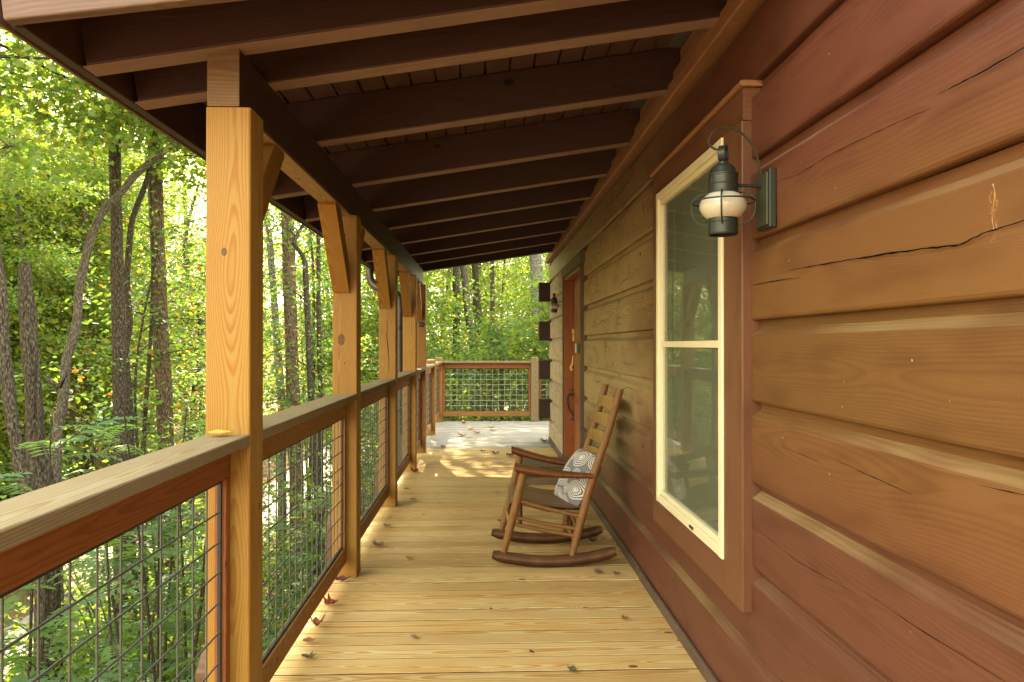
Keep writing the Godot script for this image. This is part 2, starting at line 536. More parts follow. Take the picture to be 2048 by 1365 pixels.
func make_ground() -> void:
	gn.seed = 5
	gn.frequency = 0.35
	gn.fractal_octaves = 3
	var litter := Image.create(512, 512, false, Image.FORMAT_RGB8)
	var n1 := noise(61, 0.03, 4).get_seamless_image(512, 512)
	var n2 := noise(62, 0.16, 2, FastNoiseLite.TYPE_CELLULAR).get_seamless_image(512, 512)
	for y in 512:
		for x in 512:
			var a := n1.get_pixel(x, y).r
			var c := n2.get_pixel(x, y).r
			var col := Color(0.30, 0.20, 0.12).lerp(Color(0.62, 0.42, 0.30), clampf(c * 1.3 - 0.2, 0, 1)).lerp(Color(0.28, 0.30, 0.12), smoothstep(0.5, 0.8, a) * 0.6)
			litter.set_pixel(x, y, col)
	var lt := ImageTexture.create_from_image(litter)
	var gm := StandardMaterial3D.new()
	gm.albedo_texture = lt
	gm.roughness = 0.95
	gm.heightmap_enabled = true
	gm.heightmap_texture = lt
	gm.heightmap_scale = 4.0
	var b := MB.new()
	var xs := []
	var k := -120.0
	while k <= 80.0:
		xs.append(k)
		k += 0.8 if absf(k + 4.0) < 16.0 else 4.0
	var ds := []
	k = -40.0
	while k <= 160.0:
		ds.append(k)
		k += 0.8 if k > -4.0 and k < 36.0 else 4.0
	for D in ds:
		for x in xs:
			var y := ground_y(x, D)
			var nn := Vector3(ground_y(x - 0.3, D) - ground_y(x + 0.3, D), 0.6, -(ground_y(x, D - 0.3) - ground_y(x, D + 0.3))).normalized()
			b.vert(Vector3(x, y, -D), nn, Vector2(x * 0.45, D * 0.45))
	for i in ds.size() - 1:
		for j in xs.size() - 1:
			var a := i * xs.size() + j
			b.quad(a, a + 1, a + xs.size() + 1, a + xs.size(), Vector3.UP)
	tag(part(self, "ground", b.build(), gm), "leaf littered forest floor under the trees", "", "", "structure")
	# the pale gravel driveway that passes below the porch
	var gravel := Image.create(512, 512, false, Image.FORMAT_RGB8)
	var n3 := noise(71, 0.3, 3).get_seamless_image(512, 512)
	var n4 := noise(72, 0.012, 3).get_seamless_image(512, 512)
	for y in 512:
		for x in 512:
			var s := 0.58 + 0.34 * (n3.get_pixel(x, y).r - 0.5) + 0.22 * (n4.get_pixel(x, y).r - 0.5)
			gravel.set_pixel(x, y, Color(s, s * 0.945, s * 0.90))
	var rm := StandardMaterial3D.new()
	rm.albedo_texture = ImageTexture.create_from_image(gravel)
	rm.roughness = 0.95
	var r := MB.new()
	var rows := 0
	k = -30.0
	while k <= 38.0:
		for j in 7:
			var off := (j / 6.0 - 0.5) * 2.9
			var x := road_x(k) + off + (0.2 * gn.get_noise_1d(k * 2.0 + j * 40.0) if j == 0 or j == 6 else 0.0)
			r.vert(Vector3(x, ground_y(road_x(k), k) + 0.05 - (0.09 if j == 0 or j == 6 else 0.0) + 0.03 * cos(off * 1.2), -k), Vector3.UP, Vector2(x * 0.4, k * 0.4))
		rows += 1
		k += 0.6
	for i in rows - 1:
		for j in 6:
			var a := i * 7 + j
			r.quad(a, a + 1, a + 8, a + 7, Vector3.UP)
	tag(part(self, "driveway", r.build(), rm), "pale gravel driveway through the woods below the porch", "", "", "structure")

# ------------------------------------------------------------------ deck
const FAR_D := 12.86
func make_deck() -> void:
	var deck := holder(self, "deck")
	tag(deck, "wooden porch deck of narrow yellow pine boards", "", "", "structure")
	var D := -1.0
	var k := 0
	var gap_fill := MB.new()
	while D < FAR_D + 0.05:
		var grey := D > 9.42
		var right := 0.92 if D < 10.16 else 3.6
		var mats: Array = M.grey_deck if grey else M.deck
		var mat: Material = mats[rng.randi_range(0, mats.size() - 1)]
		var L := right + 0.90
		var u0 := 0.1 * rng.randi_range(0, 11)
		var row := rng.randi_range(0, 5)
		var dy := rng.randf_range(-0.0012, 0.0012)
		part(deck, "deck_board", board(L, 0.1335, 0.034, 0.0015, row, u0), mat, along_x(-0.90 + rng.randf_range(-0.004, 0.004), -0.017 + dy, D + 0.07))
		var g := D + 0.1418      # dark strip that fills the gap to the next board
		for q in 24:
			var xa := lerpf(-0.895, right - 0.01, q / 24.0)
			var xb := lerpf(-0.895, right - 0.01, (q + 1) / 24.0)
			var yy := -0.0022 - rng.randf_range(0.0, 0.0010)
			gap_fill.face4([Vector3(xa, yy, -g + 0.0050), Vector3(xb, yy, -g + 0.0050), Vector3(xb, yy, -g - 0.0050), Vector3(xa, yy, -g - 0.0050)], Vector3.UP, [Vector2.ZERO, Vector2.ZERO, Vector2.ZERO, Vector2.ZERO])
		D += 0.1435
		k += 1
	part(deck, "gap_strip", gap_fill.build(), M.gap_fill).set_meta("kind", "stuff")
	slab(deck, "rim_joist", -0.94, -0.902, -0.26, -0.0365, -1.0, FAR_D + 0.1, M.plinth, "z")
	slab(deck, "inner_joist", 0.30, 0.34, -0.26, -0.0365, -1.0, FAR_D + 0.1, M.plinth, "z")
	slab(deck, "inner_joist", -0.42, -0.38, -0.26, -0.0365, -1.0, FAR_D + 0.1, M.plinth, "z")
	slab(deck, "end_joist", -0.94, 3.6, -0.26, -0.0365, FAR_D + 0.102, FAR_D + 0.14, M.plinth, "x")
	for d in [0.4, 2.4, 4.32, 6.16, 7.92, 9.2, 10.95, 12.8]:
		slab(deck, "support_post", -0.90, -0.76, -4.2, -0.262, d - 0.07, d + 0.07, M.plinth, "y")
	slab(deck, "support_post", 3.2, 3.34, -4.2, -0.262, 12.7, 12.84, M.plinth, "y")

# ------------------------------------------------------------------ cabin
const WALL := 0.885
const JOINTS := [0.05, 0.32, 0.59, 0.871, 1.14, 1.411, 1.677, 1.945, 2.205, 2.452]

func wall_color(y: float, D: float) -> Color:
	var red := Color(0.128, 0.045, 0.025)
	var mid := Color(0.155, 0.071, 0.022)  # orange mid band: yellow light off deck and leaves put into the colour
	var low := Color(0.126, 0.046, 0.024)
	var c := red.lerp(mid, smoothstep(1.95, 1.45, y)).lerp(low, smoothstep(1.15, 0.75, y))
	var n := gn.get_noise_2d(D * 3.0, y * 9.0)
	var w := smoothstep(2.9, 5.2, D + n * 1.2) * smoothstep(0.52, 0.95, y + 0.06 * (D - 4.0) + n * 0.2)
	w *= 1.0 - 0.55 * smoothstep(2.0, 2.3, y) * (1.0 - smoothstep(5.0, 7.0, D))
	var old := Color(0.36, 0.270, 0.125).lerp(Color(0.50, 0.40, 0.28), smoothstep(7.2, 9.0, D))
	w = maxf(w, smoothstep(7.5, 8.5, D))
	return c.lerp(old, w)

# One squared log laid along the porch: flat face, sloped shoulder and a recess below the log above.
func log_mesh(yb: float, yt: float, d0: float, d1: float, row: int, u0: float) -> ArrayMesh:
	var b := MB.new()
	var prof := [Vector2(yb + 0.001, 0.16), Vector2(yb + 0.001, -0.004 + 0.012), Vector2(yb + 0.004, 0.003), Vector2(yb + 0.011, 0.0),
		Vector2(yt - 0.056, 0.0), Vector2(yt - 0.051, 0.002), Vector2(yt - 0.032, 0.027), Vector2(yt - 0.027, 0.030), Vector2(yt, 0.030), Vector2(yt, 0.16)]
	var steps := maxi(1, int((d1 - d0) / 0.16))
	var wob := rng.randf() * 50.0
	for k in prof.size() - 1:
		var p: Vector2 = prof[k]
		var q: Vector2 = prof[k + 1]
		var e := q - p
		var nn := Vector3(-e.x, e.y, 0).normalized()
		var base := b.v.size()
		for s in steps + 1:
			var D := lerpf(d0, d1, float(s) / steps)
			for pt in [p, q]:
				var off := 0.0
				var up := 0.0
				if pt.y < 0.1:
					off = 0.005 * gn.get_noise_2d(D * 3.0 + wob, pt.x * 3.0)
					if pt.x > yt - 0.07: up = 0.006 * gn.get_noise_1d(D * 2.5 + wob)
				var V := (posmod(row, 4) + 0.03 + 0.94 * clampf((pt.x - yb) / 0.285, 0.0, 1.0)) / 4.0
				var col := wall_color(pt.x, D)
				if (k == 5 or k == 6) and pt.y > 0.001:      # light caught by the sloping shoulder, painted in as a paler tone
					col = col.lerp(Color(0.38, 0.28, 0.12), clampf(0.22 + 0.5 * gn.get_noise_2d(D * 2.0, yb * 20.0), 0.05, 0.7))
				b.vert(Vector3(WALL + pt.y + off, pt.x + up, -D), nn, Vector2((D - d0 + u0) / 3.2, V), col)
		for s in steps:
			var a := base + s * 2
			b.quad(a, a + 1, a + 3, a + 2)
	for e in 2:
		var D := d0 if e == 0 else d1
		var nn := Vector3(0, 0, 1 if e == 0 else -1)
		var base := b.v.size()
		for p in prof: b.vert(Vector3(WALL + p.y, p.x, -D), nn, Vector2(0.2, 0.1), wall_color(p.x, D))
		for k in range(1, prof.size() - 1): b.tri(base, base + k, base + k + 1, nn)
	return b.build()

# A drying crack: a jagged dark sliver that lies in the log's face. pts: (D, y).
func crack_mesh(pts: Array, wide: float) -> ArrayMesh:
	var b := MB.new()
	var fine := []
	for k in pts.size() - 1:
		for s in 7: fine.append((pts[k] as Vector2).lerp(pts[k + 1], s / 7.0))
	fine.append(pts[pts.size() - 1])
	var n := fine.size()
	for k in n:
		var t := float(k) / (n - 1)
		var w := wide * (0.12 + 0.88 * pow(sin(PI * clampf(t, 0.02, 0.98)), 0.7)) * rng.randf_range(0.45, 1.1)
		var p: Vector2 = fine[k] + Vector2(0, rng.randf_range(-0.22, 0.22) * wide)
		b.vert(Vector3(WALL - 0.0055, p.y + w / 2, -p.x), Vector3.LEFT)
		b.vert(Vector3(WALL - 0.0052, p.y - w / 2, -p.x), Vector3.LEFT)
	for k in n - 1: b.quad(k * 2, k * 2 + 2, k * 2 + 3, k * 2 + 1, Vector3.LEFT)
	return b.build()

func make_cabin() -> void:
	var cab := thing("log_cabin", "brown stained log cabin wall with tall window and cedar door along the porch", "cabin", Vector3.ZERO)
	var row := 0
	for k in JOINTS.size() - 1:
		var yb: float = JOINTS[k]
		var yt: float = JOINTS[k + 1]
		var spans := [[-3.0, 6.64], [8.07, 10.16]]
		if k >= 2 and k <= 7: spans = [[-3.0, 2.50], [3.66, 6.64], [8.07, 10.16]]
		if k == 8: spans = [[-3.0, 10.16]]
		for s in spans:
			row += 1
			var d0: float = s[0]
			var u0 := rng.randf_range(0.0, 0.4)
			if d0 < 0.0: u0 = 3.2 * 2 - (0.5 + 3.0) + 0.35 * rng.randf()
			part(cab, "log", log_mesh(yb, yt, d0, s[1], row, u0), M.log if d0 < 3.0 else M.old_log)
	# cracks in the faces of the near logs, as (D, y)
	var cracks := [
		[[2.117, 1.545], [1.924, 1.541], [1.648, 1.532], [1.457, 1.523], [1.34, 1.515], [1.27, 1.528], [1.10, 1.536]],
		[[2.44, 1.527], [2.209, 1.524], [2.03, 1.518]],
		[[2.279, 1.83], [2.047, 1.808], [1.866, 1.815], [1.714, 1.811], [1.546, 1.805], [1.423, 1.797]],
		[[1.407, 1.817], [1.29, 1.813], [1.1, 1.817]],
		[[2.192, 1.03], [1.898, 1.02]], [[1.875, 1.044], [1.672, 1.031], [1.494, 1.021]], [[1.294, 1.08], [1.1, 1.088]],
		[[2.42, 0.735], [2.052, 0.719], [1.719, 0.74]], [[1.685, 0.757], [1.495, 0.753], [1.2, 0.76]],
		[[2.1, 0.46], [1.9, 0.47]]]
	var wides := [0.0048, 0.0026, 0.0024, 0.003, 0.0016, 0.0024, 0.002, 0.002, 0.0024, 0.0016]
	for k in cracks.size():
		var ps := []
		for p in cracks[k]: ps.append(Vector2(p[0], p[1]))
		part(cab, "crack", crack_mesh(ps, wides[k]), M.crack)
	# checks in the weathered logs between window and door, and beyond the door
	for k in 46:
		var j := rng.randi_range(2, 8)
		var D := rng.randf_range(3.9, 6.5) if k < 34 else rng.randf_range(8.3, 10.0)
		var y: float = JOINTS[j] + rng.randf_range(0.03, 0.19)
		var ps := []
		if rng.randf() < 0.45:
			var L := rng.randf_range(0.15, 0.6)
			ps = [Vector2(D, y), Vector2(D + L * 0.5, y + rng.randf_range(-0.02, 0.02)), Vector2(D + L, y + rng.randf_range(-0.03, 0.03))]
			if D + L > 6.5 and D < 7.0: continue
		else:
			var y1 := minf(y + rng.randf_range(0.03, 0.14), JOINTS[j + 1] - 0.06)
			ps = [Vector2(D, y), Vector2(D + rng.randf_range(-0.03, 0.03), (y + y1) / 2), Vector2(D + rng.randf_range(-0.02, 0.02), y1)]
		var m := crack_mesh(ps, rng.randf_range(0.002, 0.005)) if absf(ps[0].y - ps[2].y) < 0.03 else check_mesh(ps, rng.randf_range(0.006, 0.02))
		part(cab, "crack", m, M.crack)
	# resin that has run down from a knot
	var res := MB.new()
	for run in 3:
		var line := []
		var rad := []
		var long_: float = [0.098, 0.060, 0.035][run]
		for k in 16:
			var t := k / 15.0
			line.append(Vector3(WALL + 0.0012, 1.610 - [0.0, 0.03, 0.012][run] - long_ * t, -1.256 + [0.0, 0.0055, -0.006][run] + 0.0035 * sin(t * 8.0 + run) + rng.randfn(0, 0.0008)))
			rad.append((0.0030 if run == 0 else 0.0022) * rng.randf_range(0.45, 1.1) * (1.0 - 0.45 * t))
		tube_into(res, line, rad, 7)
	for k in 9:
		blob_into(res, Vector3(WALL + 0.0005, rng.randf_range(1.50, 1.60), -1.256 + rng.randfn(0, 0.008)), rng.randf_range(0.001, 0.0024), 6)
	part(cab, "resin_streak", res.build(), M.resin)
	var fl := MB.new()
	for k in 26:
		var y := rng.randf_range(0.3, 2.3)
		var j := 0
		while j < 8 and JOINTS[j + 1] < y: j += 1
		if y > JOINTS[j + 1] - 0.07: continue
		var D := rng.randf_range(1.1, 2.38)
		var s := rng.randf_range(0.0008, 0.0026)
		fl.face4([Vector3(WALL - 0.0052, y - s * 1.5, -D), Vector3(WALL - 0.0052, y, -D - s), Vector3(WALL - 0.0052, y + s * 1.5, -D - s * 0.4), Vector3(WALL - 0.0052, y, -D + s)], Vector3.LEFT, [Vector2.ZERO, Vector2.ZERO, Vector2.ZERO, Vector2.ZERO])
	part(cab, "paint_flecks", fl.build(), M.fleck).set_meta("kind", "stuff")
	# top plate and the pale strip of trim above the last joint
	slab(cab, "plate_board", 0.848, 1.04, 2.462, 2.535, -3.0, 10.3, M.frieze, "z", 0.006)
	slab(cab, "plate_board", 0.872, 1.04, 2.537, 2.60, -3.0, 10.3, M.frieze, "z", 0.006)
	# skirting at the foot of the wall
	slab(cab, "skirt_board", 0.868, 0.884, 0.004, 0.062, -3.0, 4.15, M.skirt, "z", 0.004)
	slab(cab, "skirt_board", 0.872, 0.884, 0.004, 0.066, 4.17, 6.56, M.skirt, "z", 0.004)
	slab(cab, "skirt_board", 0.866, 0.884, 0.004, 0.075, 8.15, 10.1, M.skirt, "z", 0.004)
	slab(cab, "ledger_board", 0.90, 1.04, -0.30, 0.046, -3.0, 10.16, M.skirt, "z", 0.004)
	# crossing log ends at the far corner
	for y in [[1.919, 2.177], [1.386, 1.65], [0.86, 1.12], [0.33, 0.592]]:
		slab(cab, "log_end", 0.735, 1.06, y[0], y[1], 10.02, 10.15, M.log_end, "x", 0.006)
	for y in [[0.05, 0.328], [0.594, 0.858], [1.122, 1.384], [1.652, 1.917], [2.179, 2.45]]:
		slab(cab, "log_end", 0.90, 1.06, y[0], y[1], 10.165, 10.36, M.old_end if M.has("old_end") else M.skirt, "x", 0.006)
	# the far side wall and the closed room behind the window and the door
	slab(cab, "side_wall", 1.062, 4.6, 0.05, 2.6, 10.17, 10.30, M.skirt, "x")
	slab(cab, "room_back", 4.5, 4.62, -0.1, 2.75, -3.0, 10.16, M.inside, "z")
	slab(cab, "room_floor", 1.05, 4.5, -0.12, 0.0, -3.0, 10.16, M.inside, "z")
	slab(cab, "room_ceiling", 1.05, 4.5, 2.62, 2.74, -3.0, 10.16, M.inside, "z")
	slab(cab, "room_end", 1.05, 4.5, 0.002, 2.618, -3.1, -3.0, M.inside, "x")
	for k in range(-1, 7):  # first panel juts out unseen, added to keep sun off the near wall
		slab(cab, "roof_shade_panel", 0.92 + k * 0.53, 0.92 + (k + 1) * 0.53, 2.80 + k * 0.09, 2.86 + k * 0.09, -3.2, 10.6, M.roof_skin, "z")
	slab(cab, "upper_wall", 1.0, 1.04, 2.60, 2.85, -3.0, 10.16, M.frieze, "z")
	make_window(cab)
	make_door(cab)

func check_mesh(ps: Array, wide: float) -> ArrayMesh:
	var b := MB.new()
	var n := 9
	for k in n:
		var t := float(k) / (n - 1)
		var p: Vector2 = (ps[0] as Vector2).lerp(ps[1], t * 2.0) if t < 0.5 else (ps[1] as Vector2).lerp(ps[2], t * 2.0 - 1.0)
		var w := wide * sin(PI * clampf(t, 0.04, 0.96)) * rng.randf_range(0.4, 1.0)
		b.vert(Vector3(WALL - 0.0052, p.y, -p.x - w / 2), Vector3.LEFT)
		b.vert(Vector3(WALL - 0.0052, p.y, -p.x + w / 2), Vector3.LEFT)
	for k in n - 1: b.quad(k * 2, k * 2 + 2, k * 2 + 3, k * 2 + 1, Vector3.LEFT)
	return b.build()

func blob_into(b: MB, at: Vector3, r: float, sides := 8) -> void:
	var prof := []
	for k in 5:
		var a := -PI / 2 + PI * k / 4.0
		prof.append(Vector2(maxf(0.0001, cos(a) * r), sin(a) * r))
	lathe_into(b, prof, sides, at)

func make_window(cab: Node3D) -> void:
	var w := holder(cab, "window")
	# wooden casing
	slab(w, "casing", 0.852, 0.98, 0.443, 2.075, 2.425, 2.615, M.trim, "y", 0.005)
	slab(w, "casing", 0.854, 0.98, 0.545, 2.075, 3.635, 3.735, M.trim, "y", 0.005)
	slab(w, "casing", 0.8545, 0.98, 0.440, 0.560, 2.617, 3.737, M.trim, "z", 0.005)
	slab(w, "casing", 0.856, 0.98, 2.078, 2.185, 2.425, 3.735, M.trim, "z", 0.005)
	slab(w, "drip_cap", 0.842, 0.98, 2.187, 2.206, 2.41, 3.75, M.frieze, "z", 0.006)
	# white vinyl frame, stepped inwards
	slab(w, "frame", 0.846, 0.93, 0.563, 2.073, 2.618, 2.660, M.vinyl, "y", 0.003)
	slab(w, "frame", 0.846, 0.93, 0.563, 2.073, 3.595, 3.633, M.vinyl, "y", 0.003)
	slab(w, "frame", 0.846, 0.93, 0.563, 0.598, 2.661, 3.594, M.vinyl, "z", 0.003)
	slab(w, "frame", 0.846, 0.93, 2.038, 2.073, 2.661, 3.594, M.vinyl, "z", 0.003)
	slab(w, "frame_step", 0.857, 0.93, 0.599, 0.622, 2.662, 3.593, M.vinyl, "z", 0.002)
	slab(w, "frame_step", 0.857, 0.93, 2.014, 2.037, 2.662, 3.593, M.vinyl, "z", 0.002)
	slab(w, "frame_step", 0.857, 0.93, 0.623, 2.013, 2.662, 2.676, M.vinyl, "y", 0.002)
	slab(w, "frame_step", 0.857, 0.93, 0.623, 2.013, 3.582, 3.593, M.vinyl, "y", 0.002)
	slab(w, "meeting_rail", 0.859, 0.915, 1.318, 1.346, 2.677, 3.581, M.vinyl, "z", 0.003)
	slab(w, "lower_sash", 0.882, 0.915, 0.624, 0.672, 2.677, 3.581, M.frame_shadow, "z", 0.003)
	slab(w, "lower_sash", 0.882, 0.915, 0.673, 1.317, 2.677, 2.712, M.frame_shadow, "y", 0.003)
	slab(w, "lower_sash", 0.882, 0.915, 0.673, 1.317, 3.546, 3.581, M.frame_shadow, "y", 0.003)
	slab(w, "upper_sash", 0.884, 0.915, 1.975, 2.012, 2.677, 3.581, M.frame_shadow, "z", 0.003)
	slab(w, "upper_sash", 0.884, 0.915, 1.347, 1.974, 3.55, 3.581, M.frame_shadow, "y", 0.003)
	slab(w, "latch", 0.842, 0.846, 0.576, 0.588, 2.98, 3.03, M.black, "z", 0.001)
	slab(w, "pane", 0.868, 0.871, 1.347, 2.012, 2.678, 3.580, M.glass, "z", 0.0)
	slab(w, "pane", 0.868, 0.871, 0.624, 1.316, 2.678, 3.580, M.glass, "z", 0.0)
	slab(w, "insect_screen", 0.8765, 0.877, 0.624, 1.317, 2.678, 3.580, M.screen, "z", 0.0)
	slab(w, "insect_screen", 0.8765, 0.877, 1.347, 2.012, 2.678, 3.580, M.screen, "z", 0.0)
	# the drawn blind inside, a little way behind the glass
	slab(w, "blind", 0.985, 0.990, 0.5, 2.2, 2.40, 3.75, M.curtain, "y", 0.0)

func make_door(cab: Node3D) -> void:
	var d := holder(cab, "door")
	slab(d, "casing", 0.850, 0.99, 0.11, 2.06, 6.575, 6.655, M.door_trim, "y", 0.004)
	slab(d, "casing", 0.852, 0.99, 0.11, 2.06, 8.075, 8.135, M.door_trim, "y", 0.004)
	slab(d, "casing", 0.846, 0.99, 2.062, 2.165, 6.52, 8.17, M.door_trim, "z", 0.004)
	slab(d, "plinth_block", 0.842, 0.99, 0.002, 0.108, 6.565, 6.665, M.plinth, "y", 0.004)
	slab(d, "plinth_block", 0.842, 0.99, 0.002, 0.108, 8.065, 8.15, M.plinth, "y", 0.004)
	slab(d, "jamb", 0.868, 1.04, 0.03, 2.06, 6.657, 6.690, M.cedar, "y", 0.003)
	slab(d, "jamb", 0.868, 1.04, 0.03, 2.06, 8.042, 8.073, M.cedar, "y", 0.003)
	slab(d, "jamb", 0.868, 1.04, 2.026, 2.058, 6.692, 8.040, M.cedar, "z", 0.003)
	slab(d, "threshold", 0.87, 1.04, 0.002, 0.028, 6.657, 8.073, M.plinth, "z", 0.003)
	slab(d, "slab", 0.965, 1.01, 0.03, 2.024, 6.695, 8.037, M.cedar, "y", 0.003)
	for y in [[0.06, 0.72], [0.80, 1.30], [1.38, 1.96]]:
		for s in [[6.80, 7.33], [7.42, 7.93]]:
			slab(d, "door_panel", 0.958, 0.964, y[0], y[1], s[0], s[1], M.cedar, "y", 0.005)
	var grip := curve([Vector3(0.965, 0.79, -7.98), Vector3(0.905, 0.79, -7.98), Vector3(0.893, 0.72, -7.98), Vector3(0.915, 0.63, -7.98), Vector3(0.955, 0.56, -7.98), Vector3(0.925, 0.51, -7.98)], 5)
	part(d, "handle", tube(grip, lerps(0.010, 0.008, grip.size()), 8), M.black)
	slab(d, "handle_plate", 0.957, 0.964, 0.50, 0.62, 7.955, 8.005, M.black, "y", 0.002)
	slab(d, "handle_plate", 0.957, 0.964, 0.75, 0.86, 7.955, 8.005, M.black, "y", 0.002)
	slab(d, "thumb_latch", 0.900, 0.957, 0.838, 0.846, 7.97, 7.99, M.black, "x", 0.001)
	# yellow fittings on the door
	slab(d, "yellow_bracket", 0.940, 0.957, 1.45, 1.50, 7.86, 7.98, M.yellow, "z", 0.002)
	for k in 3: slab(d, "yellow_tongue", 0.945, 0.955, 1.37, 1.438, 7.875 + k * 0.04, 7.888 + k * 0.04, M.yellow, "y", 0.002)
	var hook := curve([Vector3(0.955, 1.21, -7.98), Vector3(0.950, 1.16, -7.98), Vector3(0.945, 1.12, -7.98), Vector3(0.930, 1.085, -7.98), Vector3(0.945, 1.055, -7.98)], 4)
	part(d, "yellow_hook", tube(hook, lerps(0.007, 0.016, hook.size()), 7), M.yellow)

# ------------------------------------------------------------------ porch roof
const SLOPE := 0.16
func rafter_y(x: float) -> float: return 2.258 + SLOPE * (x + 0.767)
func sloped(x0: float, y0: float, D: float) -> Transform3D:
	var x := Vector3(1, SLOPE, 0).normalized()
	return Transform3D(Basis(x, Vector3(0, 0, 1).cross(x), Vector3(0, 0, 1)), Vector3(x0, y0, -D))

func make_porch_roof() -> void:
	var r := thing("porch_roof", "dark brown porch roof with open rafters and tongue and groove boards overhead", "roof", Vector3.ZERO)
	var k := sqrt(1.0 + SLOPE * SLOPE)
	var h := 0.19
	# the long beam on the posts
	slab(r, "beam", -0.865, -0.765, 2.072, 2.256, 2.332, 9.24, M.dark, "z", 0.006)
	slab(r, "beam_end", -0.864, -0.766, 2.073, 2.255, 2.329, 2.3319, M.end_grain, "x", 0.002)
	slab(r, "beam_bounce_strip", -0.861, -0.769, 2.0685, 2.0715, 2.475, 9.1, M.bounce_tan, "z", 0.001)  # thin added strip, pale where the deck would light the beam
	# rafters, the first one doubled near the gable
	for D in [2.345, 2.68, 3.44, 4.33, 5.12, 5.93, 6.80, 7.67, 8.50]:
		var L := (0.965 + 1.232) * k
		part(r, "rafter", board(L, 0.09, h, 0.004, rng.randi_range(0, 5), 0.1 * rng.randi_range(0, 5)), M.rafter, sloped(-1.232, rafter_y(-1.232) + h / 2 + 0.001, D))
		part(r, "rafter_bounce_strip", board(L - 0.004, 0.082, 0.004, 0.001, rng.randi_range(0, 5), 0.1 * rng.randi_range(0, 5)), M.under, sloped(-1.230, rafter_y(-1.230) - 0.0025, D))  # added pale strip: light from below painted on the rafter
	part(r, "end_rafter", board((0.965 + 1.232) * k, 0.06, 0.17, 0.004, 2, 0.3), M.rafter, sloped(-1.232, rafter_y(-1.232) + h / 2 - 0.02, 9.27))
	# the boards that close the roof, laid along the porch
	var x := -1.232
	var step := 0.112
	while x < 0.96:
		part(r, "roof_board", board(7.29, step - 0.006, 0.02, 0.004, rng.randi_range(0, 5), 0.1 * rng.randi_range(0, 8)), M.roof_board,
			Transform3D(Basis(Vector3(0, 0, -1), Vector3(-SLOPE, 1, 0).normalized(), Vector3(1, SLOPE, 0).normalized()), Vector3(x + step / 2, rafter_y(x + step / 2) + (h + 0.012) * k, -2.03)))
		x += step
	part(r, "roof_sheet", board(7.5, 2.42 * k, 0.03, 0.0, 1, 0.0), M.roof_skin,
		Transform3D(Basis(Vector3(0, 0, -1), Vector3(-SLOPE, 1, 0).normalized(), Vector3(1, SLOPE, 0).normalized()), Vector3(-0.12, rafter_y(-0.12) + (h + 0.04) * k, -1.95)))
	# fascia along the eave, the pale gable board at the near end and its twin at the far end
	slab(r, "eave_fascia", -1.27, -1.233, 2.178, 2.40, 2.02, 9.31, M.dark, "z", 0.004)
	slab(r, "drip_edge", -1.284, -1.272, 2.172, 2.40, 1.97, 9.33, M.fascia, "z", 0.003)
	part(r, "gable_board", board((1.02 + 1.272) * k, 0.04, 0.27, 0.005, 1, 0.4), M.fascia, Transform3D(Basis(Vector3(0.9919, 0.127, 0), Vector3(-0.127, 0.9919, 0), Vector3.BACK), Vector3(-1.272, rafter_y(-1.272) + 0.134, -1.992)))
	part(r, "gable_board", board((0.84 + 1.27) * k, 0.04, 0.20, 0.005, 3, 0.2), M.dark, sloped(-1.27, rafter_y(-1.27) + 0.09, 9.335))
	# blocking between the rafters over the wall
	var ds := [2.02, 2.345, 2.68, 3.44, 4.33, 5.12, 5.93, 6.80, 7.67, 8.50, 9.27]
	for j in ds.size() - 1:
		slab(r, "blocking", 0.905, 0.945, 2.602, 2.70, ds[j] + 0.05, ds[j + 1] - 0.05, M.frieze, "z", 0.003)
	# little bolt heads on the gable board
	for p in [[-1.10, 2.25], [-0.72, 2.30]]:
		var b := MB.new()
		blob_into(b, Vector3(p[0], p[1], -1.968), 0.008)
		part(r, "bolt_head", b.build(), M.nail)

